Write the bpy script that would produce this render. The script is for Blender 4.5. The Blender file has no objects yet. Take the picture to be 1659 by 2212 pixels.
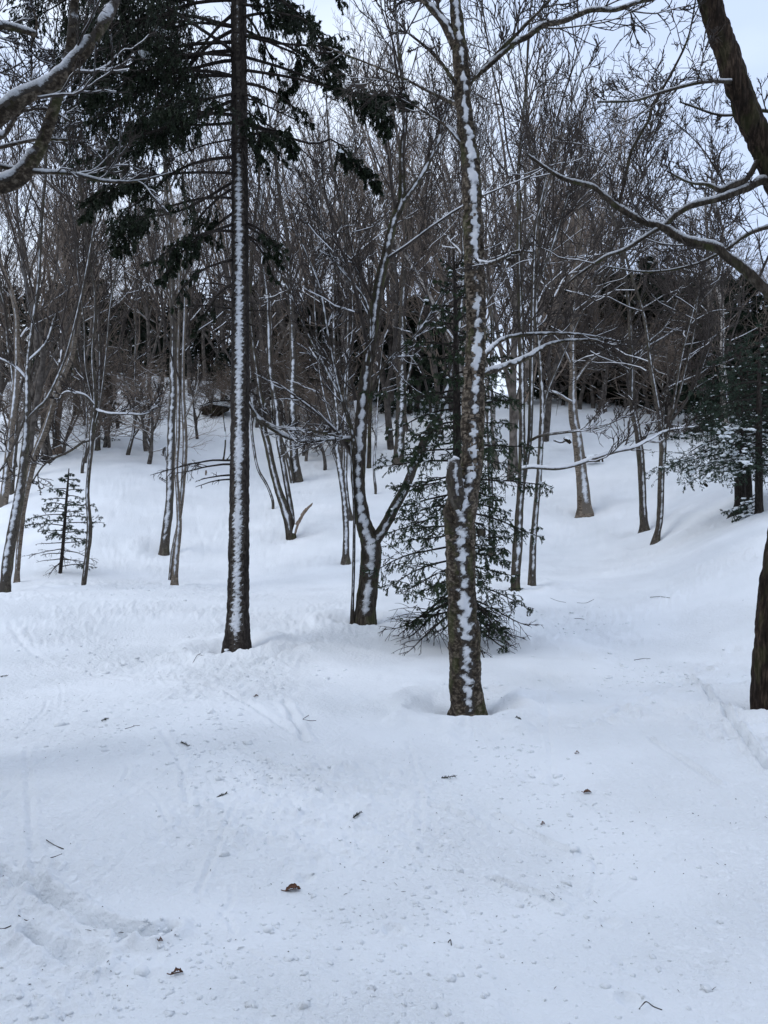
import bpy, math
import numpy as np
from mathutils import Vector

# ------------------------------------------------------------------ camera, sky, sun, exposure
scn = bpy.context.scene
COL = scn.collection
EYE = 1.6                       # camera height above the snow
FS = 1662.0                     # focal length in reading units (picture 1659 x 2212)
CU, CV = 829.5, 1106.0
cam_d = bpy.data.cameras.new('camera')
cam_d.sensor_fit = 'VERTICAL'
cam_d.sensor_height = 34.6
cam_d.lens = 26.0
cam_d.clip_start = 0.05
cam_d.clip_end = 3000
cam = bpy.data.objects.new('camera', cam_d)
COL.objects.link(cam)
cam.location = (0, 0, EYE)
cam.rotation_euler = (math.radians(90), 0, 0)
scn.camera = cam

SUN_EL, SUN_AZ = math.radians(50), math.radians(-112)
world = bpy.data.worlds.new('World')
scn.world = world
world.use_nodes = True
wn = world.node_tree
wn.nodes.clear()
w_out = wn.nodes.new('ShaderNodeOutputWorld')
w_bg = wn.nodes.new('ShaderNodeBackground')
w_bg.inputs['Strength'].default_value = 0.1
sky = wn.nodes.new('ShaderNodeTexSky')
sky.sky_type = 'NISHITA'
sky.sun_disc = False
sky.sun_elevation = SUN_EL
sky.sun_rotation = -SUN_AZ
sky.air_density = 1.0
sky.dust_density = 1.5
w_tc = wn.nodes.new('ShaderNodeTexCoord')
w_map = wn.nodes.new('ShaderNodeMapping')
w_map.inputs['Scale'].default_value = (1.0, 1.0, 2.6)
w_map.inputs['Location'].default_value = (0.35, 0.1, 0.2)
w_no = wn.nodes.new('ShaderNodeTexNoise')
w_no.inputs['Scale'].default_value = 1.7
w_no.inputs['Detail'].default_value = 5
w_no.inputs['Roughness'].default_value = 0.5
w_cl = wn.nodes.new('ShaderNodeValToRGB')          # cloud layer brightness: one even overcast everywhere
w_cl.color_ramp.elements[0].position = 0.38
w_cl.color_ramp.elements[0].color = (6.1, 7.3, 9.8, 1)
w_cl.color_ramp.elements[1].position = 0.60
w_cl.color_ramp.elements[1].color = (9.0, 10.0, 11.7, 1)
w_mix = wn.nodes.new('ShaderNodeMixRGB')
w_mix.inputs['Fac'].default_value = 0.86
wn.links.new(w_tc.outputs['Generated'], w_map.inputs['Vector'])
wn.links.new(w_map.outputs[0], w_no.inputs['Vector'])
wn.links.new(w_no.outputs['Fac'], w_cl.inputs['Fac'])
wn.links.new(sky.outputs[0], w_mix.inputs['Color1'])
wn.links.new(w_cl.outputs['Color'], w_mix.inputs['Color2'])
wn.links.new(w_mix.outputs[0], w_bg.inputs['Color'])
wn.links.new(w_bg.outputs[0], w_out.inputs['Surface'])

sun_d = bpy.data.lights.new('sun', 'SUN')
sun_d.energy = 0.7
sun_d.angle = math.radians(30)
sun_d.color = (1.0, 0.97, 0.93)
sun = bpy.data.objects.new('sun', sun_d)
COL.objects.link(sun)
sdir = Vector((math.sin(SUN_AZ) * math.cos(SUN_EL), math.cos(SUN_AZ) * math.cos(SUN_EL), math.sin(SUN_EL)))
sun.rotation_euler = sdir.to_track_quat('Z', 'Y').to_euler()

scn.view_settings.view_transform = 'Standard'
scn.view_settings.look = 'None'
scn.view_settings.gamma = 1
scn.view_settings.use_curve_mapping = False
scn.view_settings.exposure = 0.31

# ------------------------------------------------------------------ helpers
RNG = np.random.default_rng(7)
UP = np.array([0, 0, 1.0])


def pix(u, v, d):
    """a point at depth d metres that stands at reading position (u, v)"""
    return np.array([(u - CU) / FS * d, d, EYE + (CV - v) / FS * d])


def unit(a):
    return a / np.maximum(np.linalg.norm(a, axis=-1, keepdims=True), 1e-9)


def _hash(i, j, k, s):
    h = (i * 374761393 + j * 668265263 + k * 2147483647 + s * 974634777) & 0xFFFFFFFF
    h = ((h ^ (h >> 13)) * 1274126177) & 0xFFFFFFFF
    h = (h ^ (h >> 16)) & 0xFFFFFFFF
    return h / 4294967295.0


def vnoise(p, s=0):
    p = np.asarray(p, float)
    f = np.floor(p)
    i = f.astype(np.int64)
    t = p - f
    t = t * t * (3 - 2 * t)
    out = 0
    for a in (0, 1):
        wa = t[..., 0] if a else 1 - t[..., 0]
        for b in (0, 1):
            wb = t[..., 1] if b else 1 - t[..., 1]
            for c in (0, 1):
                wc = t[..., 2] if c else 1 - t[..., 2]
                out = out + wa * wb * wc * _hash(i[..., 0] + a, i[..., 1] + b, i[..., 2] + c, s)
    return out * 2 - 1


def fbm(p, s=0, o=3):
    r, a, n = 0, 1.0, 0
    for q in range(o):
        r = r + a * vnoise(np.asarray(p) * (2.03 ** q) + q * 17.3, s + q)
        n += a
        a *= 0.5
    return r / n


def sstep(a, b, x):
    t = np.clip((x - a) / (b - a), 0, 1)
    return t * t * (3 - 2 * t)


def link(name, me, mats, parent=None, stuff=False):
    o = bpy.data.objects.new(name, me)
    COL.objects.link(o)
    for m in mats if isinstance(mats, (list, tuple)) else [mats]:
        me.materials.append(m)
    if parent is not None:
        o.parent = parent
        o.matrix_parent_inverse.identity()
        me.transform(parent.matrix_basis.inverted())
    if stuff:
        o['kind'] = 'stuff'
    return o


class Mesh:
    """collects quads and triangles of several shapes into one mesh"""

    def __init__(self):
        self.v, self.q, self.t, self.qm, self.tm, self.n, self.a = [], [], [], [], [], 0, []

    def add(self, verts, quads=None, tris=None, mat=0, att=None):
        verts = np.asarray(verts, float).reshape(-1, 3)
        self.a.append(np.ones(len(verts)) if att is None else np.asarray(att, float).ravel())
        self.v.append(verts)
        if quads is not None and len(quads):
            self.q.append(np.asarray(quads) + self.n)
            self.qm.append(np.full(len(quads), mat))
        if tris is not None and len(tris):
            self.t.append(np.asarray(tris) + self.n)
            self.tm.append(np.full(len(tris), mat))
        self.n += len(verts)

    def build(self, name, smooth=True):
        me = bpy.data.meshes.new(name)
        if not self.n:
            return me
        v = np.concatenate(self.v)
        q = np.concatenate(self.q) if self.q else np.zeros((0, 4), int)
        t = np.concatenate(self.t) if self.t else np.zeros((0, 3), int)
        me.vertices.add(len(v))
        me.vertices.foreach_set('co', v.astype(np.float32).ravel())
        nl = len(q) * 4 + len(t) * 3
        me.loops.add(nl)
        me.loops.foreach_set('vertex_index', np.concatenate([q.ravel(), t.ravel()]).astype(np.int32))
        me.polygons.add(len(q) + len(t))
        st = np.concatenate([np.arange(len(q)) * 4, len(q) * 4 + np.arange(len(t)) * 3]).astype(np.int32)
        me.polygons.foreach_set('loop_start', st)
        mi = np.concatenate([np.concatenate(self.qm) if self.qm else np.zeros(0),
                             np.concatenate(self.tm) if self.tm else np.zeros(0)]).astype(np.int32)
        me.polygons.foreach_set('material_index', mi)
        me.polygons.foreach_set('use_smooth', np.full(len(mi), smooth))
        me.update(calc_edges=True)
        a = np.concatenate(self.a)
        if len(a) == len(v) and (a != 1).any():
            at = me.attributes.new('cover', 'FLOAT', 'POINT')
            at.data.foreach_set('value', a.astype(np.float32))
        return me


def tube_grid(P, R, k):
    """P (B,N,3), R (B,N) -> G (B,N,k,3), outward normals (B,N,k,3)"""
    T = unit(np.gradient(P, axis=1))
    mean = unit(T.mean(axis=1))
    ref = np.where(np.abs(mean[:, 2:3]) > 0.8, np.array([[1.0, 0, 0]]), np.array([[0, 0, 1.0]]))[:, None, :]
    b1 = unit(np.cross(T, np.broadcast_to(ref, T.shape)))
    b2 = np.cross(T, b1)
    a = np.arange(k) / k * 2 * np.pi
    Nn = b1[:, :, None, :] * np.cos(a)[:, None] + b2[:, :, None, :] * np.sin(a)[:, None]
    return P[:, :, None, :] + Nn * R[:, :, None, None], Nn


def grid_quads(B, N, k):
    b = np.arange(B)[:, None, None] * N * k
    n = np.arange(N - 1)[None, :, None] * k
    j = np.arange(k)[None, None, :]
    j2 = (j + 1) % k
    q = np.stack([b + n + j, b + n + j2, b + n + k + j2, b + n + k + j], -1)
    return q.reshape(-1, 4)


def add_tubes(m, P, R, k, mat=0, cap=True):
    if len(P) == 0:
        return
    G, _ = tube_grid(P, R, k)
    B, N = R.shape
    m.add(G, grid_quads(B, N, k), None, mat)


WIND = np.array([0.05, -1.0, 0.0])


def crust(m, G, Nn, R, wind=0.5, top=0.45, amp=0.5, thick=0.018, freq=14.0, seed=0, mat=0, gate=None, patch=0.12):
    """snow driven on to the windward side and lying on the upper side of round wood"""
    B, N, k, _ = G.shape
    f1 = fbm(G * np.array([freq, freq, freq * 1.3]), seed, 3)
    f2 = fbm(G * 2.6, seed + 9, 2)
    fw_ = math.sqrt(max(0.0, 1 - wind * wind)) * 0.54 if wind < 1 else 0.0
    w = 0.5 * (1 - np.arccos(np.clip(Nn @ unit(WIND), -1, 1)) / math.asin(fw_)) if fw_ > 0.05 else np.full(Nn.shape[:3], -9.0)
    t = Nn[..., 2] - top
    mk = np.maximum(w - patch, t) + amp * 1.0 * f1 + amp * 0.5 * f2
    if gate is not None:
        mk = mk + gate[..., None]
    th = np.minimum(thick, R[..., None] * 0.9)
    off = 0.0012 + sstep(0.0, 0.4, mk) * th * (1.0 + 0.35 * fbm(G * 30, seed + 3, 2))
    V = G + Nn * off[..., None]
    q = grid_quads(B, N, k)
    keep = mk.reshape(-1)[q].max(axis=1) > -0.16
    q = q[keep]
    if not len(q):
        return
    used, inv = np.unique(q, return_inverse=True)
    m.add(V.reshape(-1, 3)[used], inv.reshape(-1, 4), None, mat, mk.reshape(-1)[used])


def spline(pts, step):
    """Catmull-Rom through rows of (x,y,z,r), resampled at about step metres"""
    p = np.asarray(pts, float)
    p = np.vstack([2 * p[0] - p[1], p, 2 * p[-1] - p[-2]])
    out = []
    for i in range(1, len(p) - 2):
        L = np.linalg.norm(p[i + 1, :3] - p[i, :3])
        n = max(2, int(math.ceil(L / step)))
        t = (np.arange(n) / n)[:, None]
        a, b, c, d = p[i - 1], p[i], p[i + 1], p[i + 2]
        out.append(0.5 * (2 * b + (c - a) * t + (2 * a - 5 * b + 4 * c - d) * t ** 2 + (3 * b - a - 3 * c + d) * t ** 3))
    out.append(p[-2][None])
    o = np.concatenate(out)
    o[:, 3] = np.maximum(o[:, 3], 0.002)
    return o


def grow(P, R, n, t0, t1, ang, ratio, nseg, trop, wig, rr, rmin, fall=0.6, lmax=9.0, flat=0.0, rng=RNG):
    """n children on every parent, all at once"""
    B, N = R.shape
    seg = np.linalg.norm(np.diff(P, axis=1), axis=2)
    Lp = seg.sum(1)
    t = (np.arange(n)[None] + rng.random((B, n))) / n * (t1 - t0) + t0
    fi = np.clip(t * (N - 1), 0, N - 1.001)
    i = fi.astype(int)
    fr = (fi - i)[..., None]
    bi = np.arange(B)[:, None]
    pos = P[bi, i] * (1 - fr) + P[bi, i + 1] * fr
    T = unit(P[bi, i + 1] - P[bi, i])
    r = R[bi, i] * (1 - fr[..., 0]) + R[bi, i + 1] * fr[..., 0]
    rv = unit(rng.normal(size=T.shape) * np.array([1, 1, 1 - flat]))
    perp = unit(rv - (rv * T).sum(-1, keepdims=True) * T)
    a = np.radians(ang) * rng.uniform(0.65, 1.3, (B, n))[..., None]
    d = unit(T * np.cos(a) + perp * np.sin(a))
    L = np.minimum(Lp[:, None] * ratio * (1 - fall * (t - t0) / (t1 - t0 + 1e-6)) * rng.uniform(0.55, 1.35, (B, n)), lmax)
    M = B * n
    pos, d, L, r = pos.reshape(M, 3), d.reshape(M, 3), L.reshape(M), r.reshape(M)
    out = np.empty((M, nseg + 1, 3))
    out[:, 0] = pos
    for s in range(nseg):
        d = unit(d + rng.normal(size=d.shape) * wig + UP * trop)
        pos = pos + d * (L / nseg)[:, None]
        out[:, s + 1] = pos
    r0 = np.maximum(r * rr, rmin * 1.3)
    tt = np.linspace(0, 1, nseg + 1)[None]
    return out, r0[:, None] * (1 - tt) ** 0.8 * 0.85 + np.minimum(rmin, r0[:, None])


# ------------------------------------------------------------------ materials
def material(name, rough=0.8, spec=0.2):
    m = bpy.data.materials.new(name)
    m.use_nodes = True
    nt = m.node_tree
    b = nt.nodes['Principled BSDF']
    b.inputs['Roughness'].default_value = rough
    b.inputs['Specular IOR Level'].default_value = spec
    return m, nt, b


def nd(nt, typ, **kw):
    n = nt.nodes.new(typ)
    for k, v in kw.items():
        if k in n.inputs:
            n.inputs[k].default_value = v
        else:
            setattr(n, k, v)
    return n


def ramp(nt, src, stops):
    r = nt.nodes.new('ShaderNodeValToRGB')
    e = r.color_ramp.elements
    while len(e) < len(stops):
        e.new(0.5)
    for el, (p, c) in zip(e, stops):
        el.position = p
        el.color = (*c, 1) if len(c) == 3 else c
    nt.links.new(src, r.inputs['Fac'])
    return r


def coords(nt, scale=(1, 1, 1)):
    tc = nt.nodes.new('ShaderNodeTexCoord')
    mp = nt.nodes.new('ShaderNodeMapping')
    mp.inputs['Scale'].default_value = scale
    nt.links.new(tc.outputs['Object'], mp.inputs['Vector'])
    return mp.outputs[0]


def bark(name, dark, mid, light, scale=(30, 30, 6), moss=0.0, band=False, bump=0.5, bdist=0.01):
    m, nt, b = material(name, 0.9, 0.15)
    c = coords(nt, scale)
    n1 = nd(nt, 'ShaderNodeTexNoise', Scale=1.0, Detail=6.0, Roughness=0.65)
    nt.links.new(c, n1.inputs['Vector'])
    r = ramp(nt, n1.outputs['Fac'], [(0.3, dark), (0.5, mid), (0.72, light)])
    col = r.outputs['Color']
    c2 = coords(nt, (1.6, 1.6, 0.9))
    n2 = nd(nt, 'ShaderNodeTexNoise', Scale=1.5, Detail=3.0)
    nt.links.new(c2, n2.inputs['Vector'])
    v = ramp(nt, n2.outputs['Fac'], [(0.35, (0.6, 0.58, 0.55)), (0.65, (1.25, 1.22, 1.2))])
    mx = nd(nt, 'ShaderNodeMixRGB', blend_type='MULTIPLY', Fac=1.0)
    nt.links.new(col, mx.inputs['Color1'])
    nt.links.new(v.outputs['Color'], mx.inputs['Color2'])
    col = mx.outputs[0]
    if moss:
        c3 = coords(nt, (5, 5, 3))
        n3 = nd(nt, 'ShaderNodeTexNoise', Scale=1.3, Detail=5.0)
        nt.links.new(c3, n3.inputs['Vector'])
        f = ramp(nt, n3.outputs['Fac'], [(0.52, (0, 0, 0)), (0.62, (moss,) * 3)])
        mm = nd(nt, 'ShaderNodeMixRGB')
        mm.inputs['Color2'].default_value = (0.055, 0.065, 0.022, 1)
        nt.links.new(f.outputs['Color'], mm.inputs['Fac'])
        nt.links.new(col, mm.inputs['Color1'])
        col = mm.outputs[0]
    if band:
        c4 = coords(nt, (3, 3, 34))
        n4 = nd(nt, 'ShaderNodeTexNoise', Scale=1.0, Detail=3.0)
        nt.links.new(c4, n4.inputs['Vector'])
        f = ramp(nt, n4.outputs['Fac'], [(0.56, (0, 0, 0)), (0.62, (0.85,) * 3)])
        mm = nd(nt, 'ShaderNodeMixRGB')
        mm.inputs['Color2'].default_value = (*dark, 1)
        nt.links.new(f.outputs['Color'], mm.inputs['Fac'])
        nt.links.new(col, mm.inputs['Color1'])
        col = mm.outputs[0]
    nt.links.new(col, b.inputs['Base Color'])
    bp = nd(nt, 'ShaderNodeBump', Strength=bump, Distance=bdist)
    nt.links.new(n1.outputs['Fac'], bp.inputs['Height'])
    nt.links.new(bp.outputs[0], b.inputs['Normal'])
    return m


def plain(name, cols, scale=8.0, rough=0.85, spec=0.2, objrand=0.0):
    m, nt, b = material(name, rough, spec)
    c = coords(nt)
    n = nd(nt, 'ShaderNodeTexNoise', Scale=scale, Detail=3.0)
    nt.links.new(c, n.inputs['Vector'])
    r = ramp(nt, n.outputs['Fac'], [(0.35, cols[0]), (0.65, cols[1])])
    out = r.outputs['Color']
    if objrand:
        oi = nt.nodes.new('ShaderNodeObjectInfo')
        hv = nt.nodes.new('ShaderNodeMapRange')
        hv.inputs['To Min'].default_value = 1 - objrand
        hv.inputs['To Max'].default_value = 1 + objrand
        nt.links.new(oi.outputs['Random'], hv.inputs['Value'])
        mx = nt.nodes.new('ShaderNodeVectorMath')
        mx.operation = 'SCALE'
        nt.links.new(out, mx.inputs[0])
        nt.links.new(hv.outputs[0], mx.inputs['Scale'])
        out = mx.outputs[0]
    nt.links.new(out, b.inputs['Base Color'])
    return m


M_SPRUCE_BARK = bark('spruce_bark', (0.0112, 0.0093, 0.0087), (0.0279, 0.0236, 0.0211), (0.0682, 0.0589, 0.0527), (42, 42, 16), bump=0.7)
M_YELLOW = bark('yellow_birch_bark', (0.0101, 0.0079, 0.0065), (0.0540, 0.0432, 0.0324), (0.2592, 0.2232, 0.1764), (24, 24, 34), moss=0.45, bump=0.9, bdist=0.015)
M_MAPLE = bark('maple_bark', (0.0136, 0.0112, 0.0087), (0.0465, 0.0384, 0.0298), (0.1178, 0.1023, 0.0837), (34, 34, 6), moss=0.5, bump=0.8)
M_GREY = bark('grey_bark', (0.0264, 0.0224, 0.0185), (0.0759, 0.0660, 0.0548), (0.1584, 0.1419, 0.1221), (26, 26, 14), moss=0.25, bump=0.5)
M_TAN = bark('tan_birch_bark', (0.0490, 0.0385, 0.0294), (0.1680, 0.1400, 0.1120), (0.2940, 0.2590, 0.2170), (14, 14, 26), band=True, bump=0.4)
M_WHITE = bark('white_birch_bark', (0.05, 0.045, 0.04), (0.36, 0.34, 0.32), (0.58, 0.56, 0.54), (8, 8, 22), band=True, bump=0.4)
M_RED = bark('red_rough_bark', (0.0053, 0.0037, 0.0030), (0.0255, 0.0180, 0.0135), (0.0975, 0.0713, 0.0525), (40, 40, 7), moss=0.25, bump=0.9)
M_DEAD = bark('dead_wood', (0.08, 0.06, 0.045), (0.2, 0.155, 0.12), (0.36, 0.3, 0.25), (30, 30, 5), bump=0.4)
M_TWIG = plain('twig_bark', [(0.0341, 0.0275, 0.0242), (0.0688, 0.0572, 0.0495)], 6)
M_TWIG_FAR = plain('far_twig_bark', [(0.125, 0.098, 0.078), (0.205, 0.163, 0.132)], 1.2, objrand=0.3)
M_FAR_BARK = plain('far_grey_bark', [(0.0496, 0.0422, 0.0360), (0.1488, 0.1302, 0.1147)], 5, objrand=0.35)
M_NEEDLE = plain('spruce_needles', [(0.0080, 0.0152, 0.0072), (0.0240, 0.0376, 0.0160)], 9, 0.6, 0.3)
M_NEEDLE_GREEN = plain('young_spruce_needles', [(0.013, 0.027, 0.012), (0.042, 0.068, 0.028)], 9, 0.6, 0.3)
M_NEEDLE_FIR = plain('fir_needles', [(0.0160, 0.0336, 0.0208), (0.0400, 0.0640, 0.0384)], 9, 0.6, 0.3)
M_NEEDLE_FAR = plain('far_conifer_needles', [(0.0120, 0.0195, 0.0135), (0.0270, 0.0375, 0.0248)], 2, 0.8, 0.1, objrand=0.3)
M_LEAF = plain('dead_leaf', [(0.07, 0.03, 0.016), (0.17, 0.08, 0.045)], 60, 0.7, 0.3)


def snow_material(name, ground=False):
    m, nt, b = material(name, 0.75, 0.25)
    b.inputs['Base Color'].default_value = (0.83, 0.87, 0.895, 1)
    if 'Subsurface Weight' in b.inputs:
        b.inputs['Subsurface Weight'].default_value = 0.0
    tc = nt.nodes.new('ShaderNodeTexCoord')
    if ground:
        # slow tonal change of packed and soft snow, plus fine crumbs
        n0 = nd(nt, 'ShaderNodeTexNoise', Scale=0.9, Detail=4.0)
        nt.links.new(tc.outputs['Object'], n0.inputs['Vector'])
        r = ramp(nt, n0.outputs['Fac'], [(0.3, (0.78, 0.815, 0.84)), (0.7, (0.86, 0.89, 0.915))])
        nt.links.new(r.outputs['Color'], b.inputs['Base Color'])
        # crumb patches
        pm = nd(nt, 'ShaderNodeTexNoise', Scale=0.75, Detail=3.0)
        nt.links.new(tc.outputs['Object'], pm.inputs['Vector'])
        pr = ramp(nt, pm.outputs['Fac'], [(0.40, (0.35,) * 3), (0.58, (1, 1, 1))])
        v = nd(nt, 'ShaderNodeTexNoise', Scale=26.0, Detail=5.0, Roughness=0.62)
        nt.links.new(tc.outputs['Object'], v.inputs['Vector'])
        vr = ramp(nt, v.outputs['Fac'], [(0.36, (0, 0, 0)), (0.62, (1, 1, 1))])
        mu = nd(nt, 'ShaderNodeMath', operation='MULTIPLY')
        nt.links.new(pr.outputs['Color'], mu.inputs[0])
        nt.links.new(vr.outputs['Color'], mu.inputs[1])
        f = nd(nt, 'ShaderNodeTexNoise', Scale=95.0, Detail=4.0)
        nt.links.new(tc.outputs['Object'], f.inputs['Vector'])
        ma = nd(nt, 'ShaderNodeMath', operation='MULTIPLY_ADD')
        ma.inputs[1].default_value = 0.22
        nt.links.new(f.outputs['Fac'], ma.inputs[0])
        nt.links.new(mu.outputs[0], ma.inputs[2])
        bp = nd(nt, 'ShaderNodeBump', Strength=1.0, Distance=0.0075)
        nt.links.new(ma.outputs[0], bp.inputs['Height'])
    else:
        f = nd(nt, 'ShaderNodeTexNoise', Scale=60.0, Detail=4.0)
        nt.links.new(tc.outputs['Object'], f.inputs['Vector'])
        bp = nd(nt, 'ShaderNodeBump', Strength=0.5, Distance=0.006)
        nt.links.new(f.outputs['Fac'], bp.inputs['Height'])
    nt.links.new(bp.outputs[0], b.inputs['Normal'])
    return m


M_SNOW = snow_material('snow_ground', True)
M_CRUST = snow_material('snow_on_wood')



def powder(name, scale, low=(0.055, 0.047, 0.04)):
    """driven snow of uneven thickness: where it is scant the bark shows between the grains"""
    m, nt, b = material(name, 0.85, 0.1)
    c = coords(nt, (1, 1, 1.5))
    n = nd(nt, 'ShaderNodeTexNoise', Scale=scale, Detail=6.0, Roughness=0.75)
    nt.links.new(c, n.inputs['Vector'])
    at = nt.nodes.new('ShaderNodeAttribute')
    at.attribute_name = 'cover'
    ma = nd(nt, 'ShaderNodeMath', operation='MULTIPLY_ADD')
    ma.inputs[1].default_value = 1.15
    nt.links.new(at.outputs['Fac'], ma.inputs[0])
    nt.links.new(n.outputs['Fac'], ma.inputs[2])
    r = ramp(nt, ma.outputs[0], [(0.50, low), (0.64, (0.36, 0.37, 0.385)), (0.95, (0.69, 0.71, 0.745))])
    nt.links.new(r.outputs['Color'], b.inputs['Base Color'])
    bp = nd(nt, 'ShaderNodeBump', Strength=0.5, Distance=0.006)
    nt.links.new(n.outputs['Fac'], bp.inputs['Height'])
    nt.links.new(bp.outputs[0], b.inputs['Normal'])
    return m


M_POWDER = powder('driven_snow', 55.0)
M_POWDER_FAR = powder('driven_snow_far', 24.0, (0.07, 0.062, 0.053))
M_POWDER_TAN = powder('driven_snow_on_tan', 24.0, (0.14, 0.12, 0.1))

# ------------------------------------------------------------------ terrain
PROF_Y = np.array([-400, -60, -20, 0, 6, 10, 14, 18, 21, 25, 30, 36, 45, 60, 90, 160, 900.])
PROF_Z = np.array([-6, -2.5, -0.7, 0, 0, 0.04, 0.15, 0.42, 0.85, 1.8, 3.5, 5.7, 8.2, 10.5, 12.5, 14, 16.])


def prof(y):
    y = np.asarray(y, float)
    s = 0
    for o, w in ((-1.4, .2), (-.6, .2), (0, .2), (.6, .2), (1.4, .2)):
        s = s + w * np.interp(y + o * (0.4 + 0.06 * np.abs(y)), PROF_Y, PROF_Z)
    return s


# foot points read from the place: (u, v, depth)
FEET = [(20, 2212, 2.42), (830, 2212, 2.42), (1640, 2212, 2.42), (1009, 1533, 6.3), (512, 1398, 9.05), (786, 1350, 10.6),
        (950, 1392, 9.3), (1652, 1515, 6.5), (10, 1278, 14), (181, 1265, 15), (130, 1240, 17), (354, 1203, 20), (373, 1257, 16),
        (630, 1177, 21), (747, 1214, 18), (754, 1109, 22), (645, 1052, 28), (586, 1081, 24), (1113, 1274, 13.6), (1149, 1258, 14.2),
        (1063, 1198, 19), (1263, 1103, 24), (1392, 1142, 21), (1416, 1174, 19.5), (1599, 1097, 17), (1636, 1112, 16.2),
        (1650, 1190, 12.4), (1570, 1165, 14.5), (1510, 930, 31), (1573, 1000, 24), (1200, 900, 34), (1300, 896, 34.5), (1400, 906, 34), (1250, 990, 29),
        (123, 978, 30), (167, 897, 38), (211, 975, 30), (276, 984, 29), (178, 1016, 26), (8, 1095, 24), (230, 815, 46),
        (400, 826, 46), (330, 912, 36), (465, 885, 37), (700, 905, 37), (860, 1000, 29), (850, 912, 36), (1050, 900, 36), (960, 1120, 23),
        (797, 1011, 29), (1000, 1450, 7.6), (450, 1330, 11.5), (1300, 1300, 12.5), (1500, 1290, 11.8), (1400, 1230, 15), (700, 1280, 13.0),
        (800, 1180, 19.5), (480, 1120, 23), (480, 1010, 29), (260, 1130, 21.5)]
fp = np.array([pix(*f) for f in FEET])


def warp(x, y):
    yy = np.maximum(np.asarray(y, float), -2.0) + 5
    return np.stack([np.asarray(x, float) / yy * 3.2, np.log(yy) * 1.5], -1)


fw = warp(fp[:, 0], fp[:, 1])
SIG = 0.36
K = np.exp(-((fw[:, None] - fw[None]) ** 2).sum(-1) / (2 * SIG ** 2))
FWT = np.linalg.solve(K + np.eye(len(fw)) * 0.02, fp[:, 2] - prof(fp[:, 1]))

WELLS = [(1009, 1533, 6.3, .27, .12), (512, 1398, 9.05, .30, .10), (786, 1350, 10.6, .32, .09), (1664, 1515, 6.5, .36, .10), (10, 1278, 14, .3, .06), (181, 1265, 15, .25, .06), (373, 1257, 16, .3, .07), (354, 1203, 20, .4, .1), (1113, 1274, 13.6, .3, .06), (1149, 1258, 14.2, .3, .06), (747, 1214, 18, .35, .08),
         (1392, 1142, 21, .5, .12), (1416, 1174, 19.5, .5, .12), (1263, 1103, 24, .6, .08), (630, 1177, 21, .5, .08),
         (950, 1392, 9.3, .8, .06)]
WELLP = [(pix(u, v, d), r, a) for u, v, d, r, a in WELLS]


def base_z(x, y):
    q = warp(x, y)
    r = 0
    for i in range(len(fw)):
        r = r + FWT[i] * np.exp(-((q - fw[i]) ** 2).sum(-1) / (2 * SIG ** 2))
    return prof(y) + r


def on_snow(u, v):
    """ground point seen at (u, v) in the near field"""
    d = 1.6 * FS / (v - CV)
    for _ in range(12):
        x = (u - CU) / FS * d
        z = float(base_z(np.array([x]), np.array([d]))[0])
        d = d * 0.5 + 0.5 * (EYE - z) * FS / (v - CV)
    return np.array([(u - CU) / FS * d, d])


# ski tracks, scratches and footprints: (points, half width m, depth m)
TRACKS = [([(0, 1877), (40, 1903), (80, 1914)], .036, .022),
          ([(85, 1926), (135, 1957), (175, 1984), (225, 2011), (270, 2025), (330, 2030), (365, 2018)], .048, .034),
          ([(60, 2020), (90, 2043), (130, 2064), (205, 2081)], .046, .026),
          ([(58, 1620), (66, 1760), (76, 1915)], .03, .005), ([(510, 1730), (470, 1830), (428, 1925)], .02, .005),
          ([(225, 1452), (400, 1470), (520, 1510), (600, 1560), (660, 1600)], .045, .010),
          ([(520, 1622), (640, 1670), (720, 1700), (830, 1715)], .035, .013), ([(615, 1515), (640, 1560), (660, 1600)], .04, .016),
          ([(1490, 1466), (1530, 1505), (1564, 1541), (1620, 1610), (1659, 1666)], .035, .028),
          ([(1404, 1596), (1470, 1640), (1549, 1691)], .03, .012), ([(1225, 1570), (1300, 1555), (1480, 1475)], .04, .010),
          ([(1070, 1760), (1160, 1810), (1230, 1840)], .025, .011), ([(930, 1740), (1010, 1770), (1040, 1790)], .025, .009),
          ([(350, 1580), (390, 1650), (405, 1730)], .03, .006), ([(20, 1345), (60, 1400), (130, 1440), (280, 1470)], .05, .006),
          ([(470, 1445), (540, 1440), (620, 1410), (700, 1390)], .05, .022), ([(1060, 1900), (1150, 1930), (1210, 1960)], .025, .012),
          ([(640, 1350), (720, 1352), (760, 1356)], .03, .02), ([(880, 1600), (905, 1700), (912, 1850)], .025, .003),
          ([(1180, 1500), (1190, 1640), (1195, 1700)], .03, .003), ([(1560, 1600), (1610, 1598), (1659, 1602)], .03, .02)]
rngt = np.random.default_rng(11)
for _ in range(34):       # faint scrapes left by turning skis
    u0, v0 = rngt.uniform(50, 1600), rngt.uniform(1380, 2050)
    du, dv = rngt.uniform(-160, 160), rngt.uniform(20, 110)
    TRACKS.append(([(u0, v0), (u0 + du * .5 + 15, v0 + dv * .4), (u0 + du, v0 + dv)], .02, rngt.uniform(.0015, .004)))
TRK = []
for pts, hw, dep in TRACKS:
    g = np.array([on_snow(u, v) for u, v in pts])
    TRK.append((spline(np.c_[g, np.zeros((len(g), 2))], 0.15)[:, :2], hw, dep))
PRINTS = []
for i, t in enumerate(np.linspace(0, 1, 17)):
    u, v = 1309 + 270 * t, 1561 - 145 * t
    PRINTS.append((on_snow(u + rngt.normal() * 7, v + rngt.normal() * 4 + (5 if i % 2 else -5)), .075, .035))
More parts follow.
